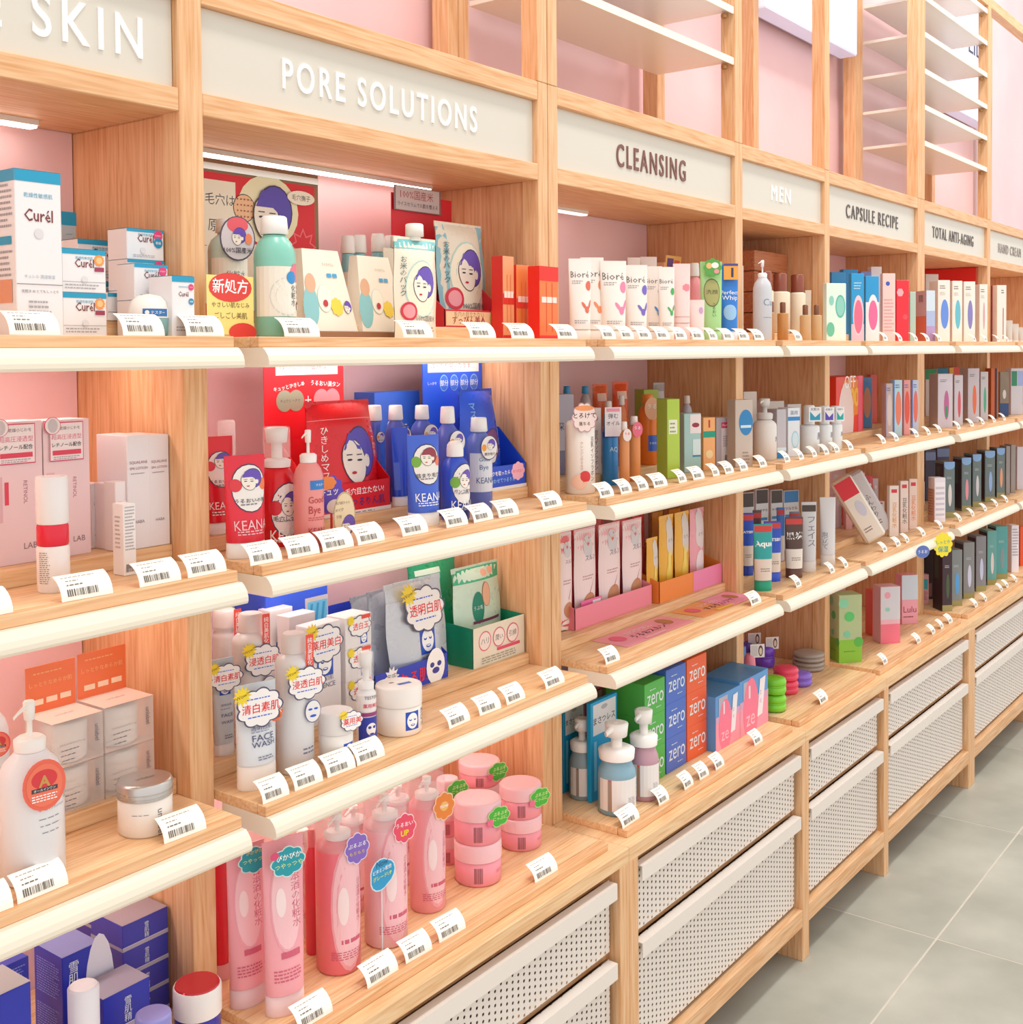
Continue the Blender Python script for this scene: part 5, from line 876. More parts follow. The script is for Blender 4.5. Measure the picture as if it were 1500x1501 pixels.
for i, (a, b, t, c) in enumerate(((955, 972, 752, '#e8a850'), (980, 998, 748, '#f0a83c'), (1000, 1016, 743, '#f06a80'), (1020, 1034, 738, '#f0647c'))):
    put(pouch, 2, 1.66, a, b, t, 'treatment_pouch', '%s treatment pouch at the rear of the orange tray, %s from the left' % ('amber' if i < 2 else 'coral', ORD[i]), 'pouch', c=c, t=.022, zb=zt2+.002)
# counter
for a, b, t, y, c, nm, n0 in ((826, 857, 1030, 1.56, '#169ad0', 'blue', 'rear blue hanging pack by the post'), (866, 905, 1023, 1.475, '#18a4dc', 'blue', 'blue hanging pack between the foam bottles'), (858, 884, 1012, 1.62, '#e07080', 'coral', 'coral hanging pack in the rear'), (908, 939, 1010, 1.55, '#f07c98', 'pink', 'pink hanging pack left of the green boxes')):
    put(carton, 3, y, a, b, t, 'hanging_pack', n0, 'pack', d=.012, c=c, front=[('r', .08, .66, .94, .97, '#e6e2e4'), ('t', 'まさつレス', .5, .8, .2, '#3c3848', {'w': .82, 'b': .02}), ('e', .5, .92, .12, .05, '#b8b4b8'), ('r', .1, .1, .2, .6, '#7cd0f0' if nm == 'blue' else '#f8b0c0')])
for a, b, t, y, lb, cc in ((834, 873, 1052, 1.515, 'rear left', '#9ab0b8'), (876, 932, 1058, 1.405, 'frontmost blue', '#8fb8cc'), (928, 972, 1040, 1.385, 'rose', '#cfa0b0')):
    o, l, s = put(bottle, 3, y, a, b, t, 'foam_bottle', 'foaming pump bottle with white label, the %s one' % lb, 'bottle', c=cc, alpha=.85, fill=('#b9c8cc' if lb != 'rose' else '#c88a98', .6), cap='foam', cc='#f8f4f0', b=.60, nr=(b-a)/2*.00125, sh=.12, lab=(.06, .41), deco_=[('r', 0, 0, .2, 1, '#e8e2de'), ('r', .28, 0, 1, 1, '#ece6e4'), ('r', .215, 0, .265, 1, '#b08a70'), ('e', .24, .97, .02, .02, '#f04030'), ('v', 'ほいっぷ', .9, .55, .06, '#5a5a70', {'h': .6}), ('l', .7, .4, .2, 6, .05, '#a8a4a8')])
def zero(pl, pr_, pt, y, c, nm): put(carton, 3, y, pl, pr_, pt, 'soap_box', '%s box lettered zero' % nm, 'box', n=3, d=.11, c=c, front=[('t', 'zero', .52, .48, .34, '#e8eef0', {'w': .8, 'x': .8}), ('l', .4, .76, .3, 1, .06, '#e8eef0'), ('l', .7, .18, .3, 1, .05, '#e8eef0')])
zero(945, 975, 998, 1.425, '#4fb64a', 'green'); zero(976.5, 1006, 977, 1.425, '#4a70cc', 'blue'); zero(1007, 1036, 962, 1.425, '#f0602c', 'orange')
zero(929, 947, 1002, 1.56, '#7ab03c', 'rear olive green')
d_gift = [('r', 0, 0, 1, .5, '#f59ab0'), ('r', 0, .5, 1, .62, '#d8a4c4'), ('r', .12, .62, .48, .95, '#b8b4c4'), ('e', .38, .4, .26, .5, '#f77a98'), ('r', .3, .62, .36, .85, '#f0dce4'), ('p', '#f3ecf0', [(.6, .2), (.78, .22), (.9, .9), (.7, .88)]), ('t', 'ze', .36, .22, .2, '#fbc0d0', {'w': .3}), ('v', 'ze', .72, .55, .1, '#d8b8cc', {})]
put(carton, 3, 1.40, 1049, 1085, 1013, 'gift_box', 'blue and pink gift box with a pump bottle print, nearer one', 'box', d=.115, c='#5a9ad8', front=d_gift, top=[('r', 0, 0, 1, 1, '#4a88b8')])
put(carton, 3, 1.40, 1092, 1133, 986, 'gift_box', 'blue and pink gift box with a pump bottle print, farther taller one', 'box', d=.115, c='#5a9ad8', front=d_gift, top=[('r', 0, 0, 1, 1, '#4a88b8')])
put(carton, 3, 1.58, 1040, 1082, 962, 'gift_box', 'blue gift box standing behind the orange zero boxes', 'box', d=.10, c='#4a88c8', top=[('r', 0, 0, 1, 1, '#4a80b0')])
# ================================================================== 4 men bay
put(bottle, 0, 1.45, 1092, 1118, 380, 'pump_bottle', 'clear pump bottle with an oval tag at the left of the men bay', 'bottle', c='#d8dce4', alpha=.85, cap='pump', cc='#f0f0f2', b=.78, lab=(.1, .7), deco_=[('t', 'Cu', .6, .62, .3, '#7a90a8', {'w': .4}), ('l', .6, .3, .4, 1, .03, '#7a8aa8')])
o = thing('wooden_crate', 'reddish slatted wooden crate at the back of the men bay', 'crate', (3.55, 1.70, zbase(0, 1.7))); zc = onY(1130, 369, 1.62).z-zbase(0, 1.7); wc = .125
for k in range(4): MB().box(-wc, wc, -.075, .075, zc*k/4+.001, zc*(k+1)/4-.001, wood('crate_wood%d' % k, 0, '#a8603a', '#b87048', '#c88058') if k == 0 else bpy.data.materials['crate_wood0'], .002).build('slat', o)
for i, (a, b, t) in enumerate(((1110, 1133, 398), (1130, 1157, 401), (1158, 1180, 403))):
    put(bottle, 0, 1.54, a, b, t, 'lotion_bottle', 'cream bottle with mahogany cap, %s of the rear trio' % ORD[i], 'bottle', c='#e9dcc4', cap='long', cc='#8a4632', b=.70, nr=.021 if i else .02, sh=.02)
for i, (a, b, t) in enumerate(((1125, 1135, 442), (1140, 1155, 443), (1173, 1188, 447), (1190, 1204, 447))):
    put(bottle, 0, 1.45, a, b, t, 'serum_bottle', 'small amber serum bottle with brown cap, %s from the left' % ORD[i], 'bottle', c='#c68a4c' if i < 2 else '#d0a878', cap='long', cc='#7a4a30', b=.72, nr=.0085, sh=.02, alpha=.95)
put(tube, 0, 1.55, 1190, 1206, 427, 'hand_tube', 'cream tube leaning on the post of the men bay', 'tube', c='#efe4d4')
# second shelf
put(bottle, 1, 1.475, 1105, 1137, 584, 'pump_bottle', 'white pump bottle with silver collar in the cleansing end', 'bottle', c='#ece6e2', cap='foam', cc='#d6d2d0', b=.66, nr=.02, sh=.08, lab=(.1, .5), deco_=[('t', '洗', .8, .6, .12, '#5a5a60')])
put(carton, 1, 1.45, 1139, 1153, 600, 'lotion_carton', 'grey carton in shade at the left of the men second shelf', 'carton', d=.05, c='#c4bec4', front=[('r', 0, 0, 1, .12, '#2f8ad0'), ('r', 0, .15, 1, .22, '#d8eaf4')])
put(carton, 1, 1.44, 1155, 1173, 598, 'lotion_carton', 'white carton with blue band and water print on the men second shelf', 'carton', d=.05, c='#e6eaf0', front=[('r', 0, .74, 1, .82, '#2f8ad0'), ('e', .6, .35, .3, .6, '#a8d4e8'), ('e', .6, .35, .24, .5, '#d4e8ee'), ('t', '薬用', .5, .9, .2, '#8a90a8', {'w': .6})])
for i, (a, b, t, c) in enumerate(((1172, 1200, 594, '#2a9cc0'), (1197, 1219, 595, '#5a4ab8'), (1216, 1234, 595, '#2aa8a8'))):
    o, l, s = put(bottle, 1, 1.45-.01*i, a, b, t, 'lotion_bottle', 'frosted white bottle with a %s tag on the men second shelf' % ['blue', 'violet', 'green'][i], 'bottle', c='#e4e6e8', cap='long', cc='#eceaea', b=.6, nr=.017, sh=.03, lab=(.05, .5), deco_=[('t', '肌', .8, .7, .2, '#5a5a70')]); talker(o, .005, -s[0]-.002, s[1]*.82, s[0]*1.3, .045, [('p', c, [(.1, .1), (.9, .1), (.9, .6), (.5, .3), (.1, .7)]), ('t', '化粧水', .5, .85, .12, '#5a5a78', {'w': .7})], '#f0eef0', 'r', name='promo_card')
for i, (a, b, t, c) in enumerate(((1090, 1110, 574, '#e8dcd4'), (1122, 1150, 588, '#dcd4d0'), (1158, 1178, 592, '#e4e0e0'))):
    put(carton, 1, 1.58, a, b, t, 'open_box', 'torn-open shipping box top in the rear of the men shelf, %s from the left' % ORD[i], 'box', d=.06, c=c, top=[('r', .1, .1, .9, .6, '#c89868')])
# third shelf
def mt(a, b, t, y, c, cc, lb, dc=None, capf=.16): put(tube, 2, y, a, b, t, 'grooming_tube', lb, 'tube', c=c, cc=cc, capf=capf, deco_=dc)
gt = lambda c, tx='GATSBY', c2='#e9d9cc': [('r', 0, 0, 1, .38, c2), ('r', 0, .38, 1, .98, c), ('t', tx, .52, .64, .2, WHT, {'w': .8, 'b': .03}), ('r', .1, .86, .9, .97, '#d8403c'), ('l', .6, .2, .5, 2, .04, '#9a8a80')]
mt(1100, 1125, 770, 1.45, '#2aa8a8', '#14a07c', 'teal gel tube with a green cap at the front of the men third shelf', gt('#2aa8a8', 'Aqua'))
mt(1121, 1144, 764, 1.485, '#2a56cc', '#2f58d8', 'royal blue face wash tube right of the teal one', gt('#2a56cc', 'GATSBY'))
mt(1086, 1104, 752, 1.53, '#2a56cc', '#2a44b0', 'royal blue tube half hidden by the left post of the men bay', gt('#2a56cc', 'GATSBY'))
mt(1152, 1176, 758, 1.455, '#6a4a40', '#6a4030', 'dark brown scrub tube with a red label corner', gt('#5a4038', '黒炭', '#efe6dc'))
mt(1160, 1176, 757, 1.52, '#3a88cc', '#4a9ad0', 'light blue tube tucked behind the brown scrub tube', gt('#3a88cc', 'ICE'))
mt(1176, 1196, 736, 1.455, '#d9d8dc', '#e4dcd8', 'pale grey tube with vertical small print beside the brown one', [('v', 'フェイス', .6, .5, .1, '#7a7a88', {'h': .5}), ('r', .1, .84, .9, .95, '#4a3c34')])
mt(1203, 1224, 729, 1.45, '#e2e0e2', '#ece4de', 'plain translucent white tube nearest the right post of the men bay', [('v', '泡立て', .3, .25, .1, '#7a8aa0', {'h': .3})])
for i, (a, b, t) in enumerate(((1088, 1106, 722), (1108, 1127, 717), (1130, 1148, 718), (1152, 1175, 718))):
    put(carton, 2, 1.60, a, b, t, 'hanging_pack', 'hanging body sheet pack with brown header, %s from the left' % ORD[i], 'pack', d=.012, c='#dfe0e4', front=[('r', .05, .8, .95, .99, '#4a3a34' if i < 3 else '#3a84c8'), ('t', 'サラサラ' if i < 3 else 'ツルツル', .5, .7, .2, '#5a3a30', {'w': .8, 'b': .03}), ('r', .1, .56, .9, .6, '#3a84c8')])
# counter : macaron cases
for a, b, t, y, n, c, lb in ((1116, 1153, 991, 1.43, 2, '#7ed030', 'lime green'), (1133, 1171, 976, 1.475, 2, '#f2496a', 'hot pink'), (1153, 1191, 984, 1.475, 1, '#8a6ad8', 'violet'), (1161, 1209, 954, 1.525, 2, '#a89a90', 'taupe')):
    put(macaron, 3, y, a, b, t, 'macaron_case', '%s macaron-shaped plastic case' % lb, 'case', n=n, c=c, group='macaron-shaped cases')
for a, b, t, y, c, lb in ((1104, 1136, 945, 1.655, '#7a4ad0', 'large violet macaron case in the rear'), (1090, 1108, 958, 1.52, '#f08aa0', 'rose macaron case against the left post'), (1114, 1140, 936, 1.735, '#a89a8c', 'taupe macaron case at the far back'), (1088, 1104, 940, 1.72, '#6a48c0', 'dark violet macaron case behind the rose one')):
    o, l, s = put(macaron, 3, y, a, b, t, 'macaron_case', lb, 'case', n=1, c=c)
    talker(o, .02, -s[0]*.6, s[1]+.01, .045, .04, [('r', .05, .1, .5, .9, '#d8d0d0'), ('e', .72, .5, .16, .36, '#5a4038'), ('e', .72, .46, .1, .24, '#f0d0b8')], '#f3e8e8', 'r')
# ================================================================== 5 capsule recipe bay
caps = [(1217, 1246, 416, 1.44, '#dff0e4', 'leaf-patterned mint', [('E', .7, .6, .25, .2, '#5cb8a8'), ('E', .7, .6, .2, .17, '#8fd0c0'), ('e', .25, .7, .12, .2, '#8fd0c0'), ('e', .2, .2, .2, .3, '#6cc0a0')]), (1248, 1267, 401, 1.455, '#2a9cd8', 'sky blue with pink oval', [('r', 0, 0, 1, .25, '#f6c0d0'), ('E', .55, .38, .42, .3, '#f8d0d8'), ('E', .55, .36, .34, .25, '#ee7090'), ('l', .5, .85, .6, 3, .04, '#bfe4f4')]), (1269, 1289, 405, 1.455, '#2a9cd8', 'blue and white with rose oval', [('r', 0, 0, 1, .6, '#f6ecec'), ('E', .55, .42, .42, .3, '#f6f0f0'), ('E', .55, .4, .34, .23, '#f070a0')]), (1294, 1313, 401, 1.455, '#f3cfc8', 'blush sheet-mask', [('e', .4, .85, .16, .16, '#3a5ac0'), ('l', .5, .6, .8, 10, .05, '#e8a8a8')]), (1314, 1333, 411, 1.455, '#ee2c3c', 'scarlet scalloped', [('b', .3, .8, .26, .3, 6, '#f3b0b8'), ('b', .7, .4, .2, .2, 6, '#f0505c')]), (1334, 1343, 428, 1.46, '#b8d0c0', 'slim sage', [])]
for a, b, t, y, c, nm, fr in caps: put(carton, 0, y, a, b, t, 'mask_carton', '%s mask box on the eye-level shelf of the capsule bay' % nm, 'carton', d=.02, c=c, front=fr)
for i, (a, b, t, c) in enumerate(((1219, 1240, 399, '#3a98d8'), (1236, 1258, 395, '#2f90d0'), (1262, 1278, 398, '#7a8ac8'), (1277, 1293, 391, '#ece6ec'))): put(carton, 0, 1.60, a, b, t, 'mask_carton', 'mask box, rear of the capsule bay top shelf, %s from left' % ORD[i], 'carton', d=.03, c=c)
put(carton, 0, 1.42, 1358, 1371, 426, 'serum_carton', 'pale blue to violet ombre carton before the double post', 'carton', d=.08, c='#d8a8b8', front=[('r', 0, .6, 1, 1, '#d4e4f0'), ('r', 0, .3, 1, .6, '#b0c0e4'), ('r', 0, 0, 1, .3, '#b89cc8')], left=[('r', 0, 0, 1, .5, '#f0785c'), ('r', 0, .5, 1, 1, '#e0b0b0'), ('bar', .3, .78, .7, .92, '#6a4048')])
# second shelf
o = thing('display_box', 'vermilion mask display box at the left of the capsule second shelf', 'display', (onY(1242, 600, 1.56).x, 1.60, zt)); dw = onY(1262, 600, 1.55).x-onY(1222, 600, 1.55).x; dh = onY(1240, 552, 1.55).z-zt
MB().box(-dw/2, dw/2, -.05, .05, 0, dh, M('#ee3c28', .4), .001).build('box_body', o); pr(o, s_front(dw, .1, dh), [('b', .55, .62, .4, .3, 8, '#f08a30'), ('t', '300', .58, .62, .2, '#f8c040', {'w': .5, 'b': .04}), ('e', .35, .25, .28, .5, '#f0d8d4'), ('r', .8, 0, .95, 1, '#f0607c'), ('t', 'OFF', .5, .9, .12, WHT, {'w': .4})])
pk5 = [(1262, 1279, 553, 1.58, '#5a88b8', 'steel blue', '#c88a6c'), (1298, 1309, 562, 1.47, '#cfb8b4', 'greige slim', '#e0d0cc'), (1310, 1323, 557, 1.45, '#bfe0ee', 'pale blue', '#f0866c'), (1324, 1335, 557, 1.45, '#f4a49a', 'coral', '#ee5c48'), (1337, 1347, 557, 1.45, '#c8d4ec', 'lavender', '#ee7a6c')]
for a, b, t, y, c, nm, c2 in pk5: put(carton, 1, y, a, b, t, 'mask_carton', '%s mask carton with an oval print on the capsule second shelf' % nm, 'carton', d=.03, c=c, front=[('E', .55, .5, .34, .3, c2), ('r', 0, 0, .1, 1, '#3a6ac8'), ('l', .5, .9, .6, 2, .04, '#5a7ab8')])
for i, (a, b, t, c) in enumerate(((1279, 1289, 549, '#e05a4c'), (1297, 1309, 549, '#8ab0d8'), (1316, 1330, 549, '#e88a80'), (1216, 1224, 556, '#e02c2c'))): put(carton, 1, 1.66, a, b, t, 'mask_carton', 'mask carton at the back of the capsule second shelf, %s listed' % ['red-brown', 'light blue', 'salmon', 'scarlet'][i], 'carton', d=.03, c=c)
# third shelf : leaning cotton packs
def leaning(o, w, h, c='#f3ebe4', c2='#e02a3c', ang=20, txt=''):
    m = MB(); m.box(-w/2, w/2, -.03, .03, 0, h, M(c, .3), .008); b = m.build('pack_body', o); b.rotation_euler = (0, -math.radians(ang), 0)
    m = MB(); S, W_, H_ = s_front(w, .06, h); deco(m, S, W_, H_, [('r', .08, .7, .92, .97, c2)]*(c2 != c)+[('l', .4, .2, .4, 2, .04, '#8a6a6a')]+([('v', txt, .5, .45, .1, '#6a5a5a', {'h': .36})] if txt else [('e', .6, .5, .2, .4, '#d8d8ec')])); p = m.build('printed_design', o); p.rotation_euler = b.rotation_euler
for px_, t, y, w_, ang, c, c2, lb, tx in ((1283, 735, 1.47, .078, 31, '#f5ede2', '#e42a3c', 'red topped white cotton pack leaning left in front', ''), (1297, 716, 1.51, .065, 29, '#dddbe0', '#dddbe0', 'grey cotton pack leaning left behind the red one', 'ふんわり')):
    p = onY(px_, 815, y); h = .25 if w_ > .08 else .25
    o = thing('cotton_pack', lb, 'pack', (p.x, y, LEV[2]+.001+w_/2*math.sin(math.radians(ang))), -.8*math.atan2(p.x, y)); leaning(o, w_, h, c, c2, ang, tx)
for i, (a, b, t, c, ct) in enumerate(((1272, 1284, 733, '#ece4e8', '#d83a48'), (1283, 1297, 735, '#e9e4e8', '#d83a48'), (1304, 1318, 712, '#f3e2d8', '#e8a040'), (1320, 1332, 705, '#f0dcd4', '#5a4a48'), (1333, 1345, 702, '#f0d4c8', '#e88030'))):
    put(carton, 2, 1.61 if i < 2 else 1.47, a, b, t, 'lotion_pack', 'slim upright pack with vertical letters, %s from left, capsule third shelf' % ORD[i], 'pack', d=.02, c=c, front=[('v', '豆乳化粧水', .55, .42, .1, ct, {'h': .5}), ('r', .2, .86, .8, .93, '#d83a48')])
put(carton, 2, 1.44, 1361, 1378, 703, 'acrylic_box', 'clear stacked sample box at the right end of the capsule third shelf', 'box', d=.05, c='#e9e2ec', front=[('r', .05, .1, .95, .9, '#f3ecf2')]+[('r', .1, .15+.12*i, .9, .2+.12*i, '#d0c8d8') for i in range(6)], left=[('r', 0, 0, 1, .75, '#d8a890'), ('l', .5, .7, .9, 10, .06, '#a87868')])
for i in range(11):
    a = 1222+i*11.5; put(pouch, 2, 1.66, a, a+12, 698-i*1.2+(i % 3)*5, 'sheet_pouch', 'jumbled sachet at the back of the capsule third shelf, %s from left' % ORD[i], 'pouch', c=['#d8c8d4', '#e06a68', '#cfc6d2', '#e8a49a', '#d84a54'][i % 5], t=.02, deco_=[('e', .5, .8, .2, .2, '#f0e0e0')])
for px_, py, wd, c, it, lb, oc in ((1346, 800, .05, '#5a70b8', [('t', 'うるお', .5, .5, .2, '#e0e8f8', {'w': .7, 'b': .03})], 'blue oval wobbler card hanging from the shelf rail', '#7a90c8'), (1376, 790, .075, '#f2e030', [('t', 'しっとり', .5, .6, .18, '#2a9c9c', {'w': .7, 'b': .03}), ('t', '保湿', .5, .32, .2, '#2a9c9c', {'b': .03})], 'yellow starburst wobbler card hanging from the shelf rail', None)):
    p = onY(px_, py, 1.352); o = thing('wobbler', lb, 'sign', (p.x, 1.336, p.z-.02), -.6); wd *= 1.15; 
    talker(o, 0, 0, .0, wd, wd*(.8 if oc else 1.1), it, c, 'e' if oc else 'b', 11, 'printed_card', oc=oc); MB().box(-.002, .002, .0006, .0045, .0, LEV[2]-.03-p.z+.02+.012, M('#f4f0f0', .2)).build('clip_strip', o)
# counter
cb = [('r', 0, 0, 1, .34, '#8cc83c'), ('e', .2, .88, .22, .2, '#8fd8b0'), ('e', .45, .68, .22, .2, '#5cc870'), ('e', .35, .42, .14, .14, '#7cd0a8'), ('e', .85, .3, .2, .2, '#5cb84c'), ('l', .5, .16, .6, 1, .03, '#5a9a30')]
put(carton, 3, 1.44, 1230, 1264, 872, 'gift_carton', 'clear green leaf-patterned gift carton at the capsule counter', 'carton', d=.07, c='#c8dca8', alpha=.75, front=cb, left=cb)
put(carton, 3, 1.50, 1278, 1290, 866, 'gift_carton', 'red-orange tinted carton between the green and pink ones', 'carton', d=.05, c='#ee5a44', front=[('e', .5, .9, .4, .4, '#f06a28'), ('r', 0, 0, 1, .3, '#f0503c')])
put(carton, 3, 1.42, 1291, 1320, 860, 'gift_carton', 'pink and frosted gift carton with heart window', 'carton', d=.06, c='#f0b8c4', front=[('r', 0, .42, 1, 1, '#d8d4dc'), ('e', .35, .85, .16, .16, '#f0a0b4'), ('r', 0, 0, 1, .34, '#f2788f'), ('e', .35, .6, .12, .1, '#9ad0c0')])
put(carton, 3, 1.46, 1322, 1346, 843, 'gift_carton', 'pale pink lettered gift carton right of the heart window one', 'carton', d=.05, c='#f2a8b8', front=[('r', 0, .5, 1, 1, '#cfdae8'), ('t', 'Lulu', .5, .3, .2, '#a04060', {'w': .8}), ('l', .5, .14, .8, 1, .05, '#8a4050')])
put(carton, 3, 1.53, 1347, 1362, 842, 'gift_carton', 'narrow pink pack with a teal label by the double post', 'carton', d=.02, c='#e8a4ac', front=[('r', .2, .5, .9, .84, '#3ab0bc'), ('l', .5, .4, .7, 6, .05, '#b84a54')])
# ================================================================== 6 total anti-aging bay and beyond
wt = [(1375, 1393, 411, '#6a94e8', .26, .55), (1396, 1411, 412, '#6cc0d4', .22, .62), (1413, 1430, 413, '#8a84c4', .18, .6), (1436, 1448, 417, '#d8a8b0', .1, .5)]
for i, (a, b, t, c, rx, ry) in enumerate(wt):
    put(carton, 0, 1.45, a, b, t, 'ampoule_carton', 'white carton with a %s oval on the anti-aging top shelf' % ['blue', 'turquoise', 'violet', 'rose'][i], 'carton', d=.07, c='#f4ece2', front=[('E', .56, .45, rx*1.25, .24, c), ('l', .4, .9, .5, 2, .035, '#6a6468'), ('l', .4, .8, .5, 3, .02, '#c0b8b4')])
put(carton, 0, 1.60, 1357, 1376, 402, 'ampoule_carton', 'grey-white carton behind the blue oval one', 'carton', d=.08, c='#d8ccc8')
put(carton, 0, 1.45, 1460, 1474, 418, 'ampoule_carton', 'white carton with a thin red stroke past the anti-aging bay', 'carton', d=.06, c='#f3e9e0', front=[('r', .62, .05, .7, .6, '#a03038'), ('l', .6, .9, .3, 2, .04, INK)], left=[('r', .1, 0, .35, 1, '#b02030')])
for i in range(3): put(tube, 0, 1.47, 1475+i*9, 1484+i*9, 470+i*5, 'hand_cream', 'small silver hand cream tube, %s from left in the hand cream bay' % ORD[i], 'tube', c='#cfc8c0', cc='#e8e0d8')
aa = [(1375, 1397, 548, '#d8d0dc', '#c86aa0', 'magenta-green'), (1399, 1412, 550, '#d8d0d8', '#e05a6c', 'crimson'), (1419, 1436, 540, '#cfc4cc', '#f0764c', 'orange'), (1437.5, 1449, 545, '#cfc8cc', '#5ab090', 'green')]
for i, (a, b, t, c, c2, nm) in enumerate(aa): put(carton, 1, 1.45, a, b, t, 'ampoule_carton', 'lilac grey carton with a %s oval on the anti-aging second shelf' % nm, 'carton', d=.07, c=c, front=[('E', .58, .42, .17, .27, c2), ('l', .4, .88, .5, 2, .03, '#6a6468')]+([('r', .5, .2, .66, .4, '#4a9a6c')] if i == 0 else []), left=[('r', 0, 0, 1, 1, '#cdb8b4')])
for i, (a, b, t, c, nm) in enumerate(((1357, 1373, 541, '#1c8c48', 'green'), (1375, 1390, 540, '#1c84a8', 'blue'), (1392, 1398, 539, '#f0b840', 'yellow'), (1399, 1410, 538, '#ee5a4c', 'red'))): put(carton, 1, 1.62, a, b, t, 'ampoule_carton', '%s topped carton in the rear of the anti-aging second shelf' % nm, 'carton', d=.05, c='#d8c8c4', front=[('r', 0, .78, 1, 1, c)], top=[('r', 0, 0, 1, 1, c)])
for a, b, t, c, nm, fr in ((1453, 1464, 540, '#c8602c', 'amber and black lacquered', [('r', .5, 0, .8, 1, '#2a2838')]), (1466, 1479, 545, '#8a7a68', 'navy banded slim', [('r', 0, .02, 1, .3, '#2a4a80'), ('e', .5, .5, .2, .5, '#d8d0d0')]), (1482, 1500, 540, '#d8d4dc', 'white with green panel', [('r', .05, .62, .5, .94, '#3a8c68'), ('r', .55, .62, 1, .94, '#a8b8e8')])):
    put(carton, 1, 1.45, a, b, t, 'ampoule_carton', '%s carton in the hand cream bay' % nm, 'carton', d=.05, c=c, front=fr)
def dk(R, y, a, b, t, c, ov, nm, top='#8cb4e4', extra=()): put(carton, R, y, a, b, t, 'ampoule_carton', nm, 'carton', d=.075, c=c, front=([('r', 0, .93, 1, 1, top), ('E', .5, .93, .5, .07, top)] if top else [])+[('E', .55, .4, .17, .2, ov), ('l', .5, .72, .5, 2, .025, '#c8d0d0'), ('r', 0, 0, 1, .1, '#a09860')]+list(extra), left=[('r', .06, .04, .94, .96, '#34202c'), ('r', .2, .5, .6, .9, '#3c4a38')])
for i, (a, b, t, ov, nm) in enumerate(((1384, 1400, 677, '#e8e0dc', 'cream'), (1410, 1424, 671, '#f09aa8', 'pink'), (1426, 1439, 666, '#dcd8dc', 'white'), (1444, 1459, 661, '#9ab8ec', 'blue'), (1461, 1473, 657, '#f0a880', 'peach'))): dk(2, 1.45, a, b, t, '#6f7d7e', ov, 'dark slate carton with blue cap print and %s oval' % nm)
for i, (a, b, t) in enumerate(((1475, 1481, 654), (1482, 1489, 652), (1491, 1503, 655))): put(carton, 2, 1.45, a, b, t, 'ampoule_carton', 'grey-taupe carton near the right frame edge, %s from the left' % ORD[i], 'carton', d=.06, c='#a09490' if i < 2 else '#d8d0d8')
for i, (a, b, t) in enumerate(((1357, 1372, 660), (1374, 1392, 655), (1404, 1420, 652), (1424, 1436, 648))): put(carton, 2, 1.62, a, b, t, 'ampoule_carton', 'film-wrapped dark carton, rear of the anti-aging third shelf, %s from left' % ORD[i], 'carton', d=.07, c='#5a5a70', top=[('r', 0, 0, 1, 1, '#8a9ac0')], front=[('r', 0, .8, 1, .96, '#8a9ac8')])
for i, (a, b, t, c, ov, nm) in enumerate(((1377, 1392, 806, '#3c2630', '#4a5a40', 'maroon'), (1394, 1411, 806, '#8a9090', '#5aa8e8', 'silver-blue'), (1412.5, 1429, 795, '#8f8f90', '#d8d8f0', 'grey with white card'), (1431, 1446, 786, '#8c8a90', '#d0d4f4', 'lilac-grey with white card'), (1447.5, 1461, 778, '#6aa8a4', '#e8d8d8', 'teal with pale drop'), (1464, 1481, 770, '#5aa4a4', '#8a989c', 'deeper teal with grey drop'))): dk(3, 1.41, a, b, t, c, ov, '%s ampoule carton on the anti-aging counter' % nm, None)
put(carton, 3, 1.54, 1356, 1369, 800, 'ampoule_carton', 'dark brown carton side at the left end of the anti-aging counter', 'carton', d=.05, c='#3c2a28', front=[('r', .2, .05, .8, .3, '#8a5a4c')])
put(carton, 3, 1.40, 1483, 1494, 770, 'ampoule_carton', 'white printed carton right of the teal ones', 'carton', d=.05, c='#efe6ec', front=[('l', .5, .9, .8, 10, .06, '#a8a0a8')])
put(carton, 3, 1.41, 1495.5, 1506, 772, 'ampoule_carton', 'orange carton touching the right frame edge', 'carton', d=.05, c='#f05a28')
o = thing('red_cast_sheet', 'scarlet board on the side of the anti-aging top shelf', 'board', (5.6, 1.67, zbase(0, 1.7))); MB().box(-.006, .003, -.125, .11, 0, .32, M('#e8281e', .5), .001).build('board', o)  # added sheet, its red imitates reddish reflected light on the oak side panel
# fuller back rows
for i, (a, b, t, c) in enumerate(((884, 900, 588, '#7ab0d8'), (905, 918, 580, '#e88a5a'), (1000, 1014, 580, '#c0bccc'), (1015, 1027, 590, '#d8d0d8'))):
    put(bottle, 1, 1.60, a, b, t, 'refill_bottle', '%s bottle in the second row of the cleansing second shelf, %s from left' % (['pale blue', 'amber', 'lilac', 'grey'][i], ORD[i]), 'bottle', c=c, cap='flip', cc='#f0e6e2', b=.86, deco_=[('r', .3, .3, .7, .8, '#f3e6e2')])
for i, (a, b, t, c) in enumerate(((1139, 1150, 722, '#3a7acc'), (1158, 1172, 728, '#8a8a98'), (1104, 1116, 726, '#5a4a48'))):
    put(tube, 2, 1.55, a, b, t+22, 'grooming_tube', '%s tube in the middle row of the men third shelf' % ['mid blue', 'grey', 'dark'][i], 'tube', c=c, cc='#e6e0de', deco_=[('r', 0, 0, 1, .4, '#e6dcd4'), ('r', .1, .85, .9, .95, '#d8403c')])
for i, (a, b, t, c) in enumerate(((1252, 1264, 742, '#e8dce4'), (1240, 1250, 738, '#e4a8a8'), (1348, 1356, 706, '#f0e4dc'))):
    put(carton, 2, 1.61, a, b, t, 'lotion_pack', '%s pack in the middle row of the capsule third shelf' % ['pearl white', 'salmon pink', 'ivory'][i], 'pack', d=.02, c=c, front=[('r', .2, .8, .8, .9, '#d83a48')])
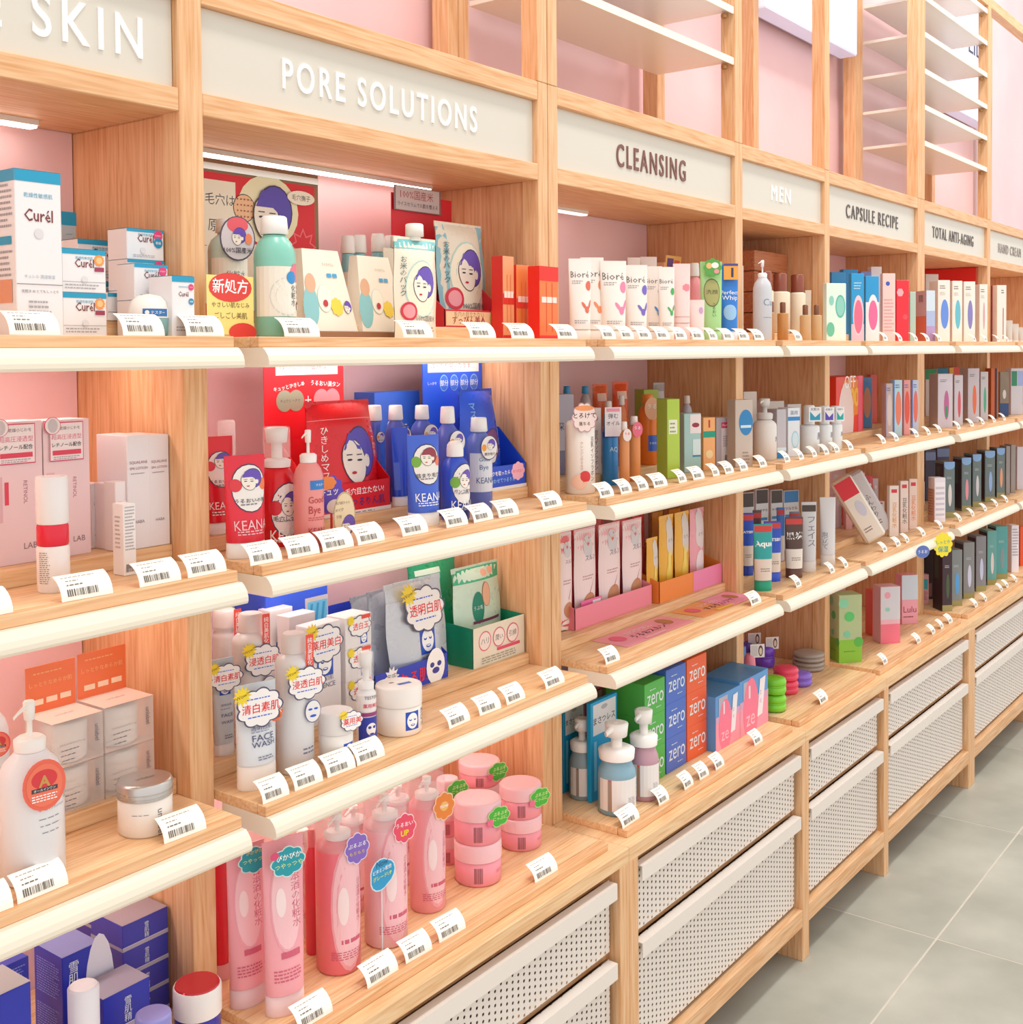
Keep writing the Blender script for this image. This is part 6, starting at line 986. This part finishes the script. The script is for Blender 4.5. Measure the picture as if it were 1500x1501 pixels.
# ================================================================== price tags
def T(R, row, s): price_tags(R, row, s)
T(0, 'top shelf of the leftmost bay', [(8, 90), (175, 243), (268, 330)]); T(1, 'second shelf of the leftmost bay', [(-60, 22), (86, 167), (199, 268), (270, 334)]); T(2, 'third shelf of the leftmost bay', [(-75, 24), (20, 103), (236, 304)])
T(0, 'top shelf of the pore solutions bay', [(410, 472), (586, 636), (684, 728), (744, 785), (810, 850)]); T(1, 'second shelf of the pore solutions bay', [(362, 415), (417, 470), (467, 521), (518, 567), (584, 630), (649, 688), (688, 726), (726, 762), (789, 827)])
T(2, 'third shelf of the pore solutions bay', [(380, 426), (427, 475), (475, 523), (518, 566), (652, 692), (698, 736), (737, 772), (794, 830)]); T(3, 'counter of the pore solutions bay', [(432, 490), (531, 588), (590, 635), (639, 684), (778, 820)])
T(0, 'top shelf of the cleansing bay', [(877, 905), (905, 931), (931, 957), (957, 984), (985, 1009), (1010, 1034), (1034, 1054), (1055, 1078), (1078, 1100), (1100, 1122)]); T(1, 'second shelf of the cleansing bay', [(874, 902), (904, 929), (930, 953), (953, 980), (989, 1009), (1011, 1034), (1040, 1056), (1057, 1078), (1080, 1098), (1108, 1126)])
T(2, 'third shelf of the cleansing bay', [(883, 910), (1095, 1118)]); T(3, 'counter of the cleansing bay', [(903, 943), (960, 983), (997, 1019), (1020, 1041), (1043, 1064), (1100, 1120)])
T(0, 'top shelf of the men bay', [(1160, 1178), (1224, 1241), (1263, 1278)][:1]); T(1, 'second shelf of the men bay', [(1146, 1159), (1166, 1180), (1186, 1199), (1203, 1217), (1218, 1233), (1240, 1251)]); T(2, 'third shelf of the men bay', [(1161, 1177), (1212, 1225), (1232, 1245)]); T(3, 'counter of the men bay', [(1196, 1216)])
T(0, 'top shelf of the capsule bay', [(1290, 1303), (1312, 1324), (1335, 1347), (1352, 1364), (1370, 1381)]); T(1, 'second shelf of the capsule bay', [(1287, 1300), (1306, 1319), (1336, 1348), (1353, 1366), (1370, 1382)]); T(2, 'third shelf of the capsule bay', [(1289, 1302), (1308, 1322), (1323, 1334), (1346, 1358), (1373, 1383)]); T(3, 'counter of the capsule bay', [(1289, 1303), (1338, 1352), (1360, 1373), (1373, 1385), (1385, 1398)])
T(0, 'top shelf of the anti-aging bay', [(1423, 1431), (1440, 1447), (1458, 1465), (1471, 1480)]); T(1, 'second shelf of the anti-aging bay', [(1398, 1409), (1417, 1429), (1434, 1444), (1450, 1461), (1465, 1476)]); T(2, 'third shelf of the anti-aging bay', [(1401, 1410), (1419, 1429), (1439, 1446), (1456, 1462), (1470, 1478)]); T(3, 'counter of the anti-aging bay', [(1423, 1435), (1438, 1448), (1462, 1470), (1471, 1478), (1483, 1492)])
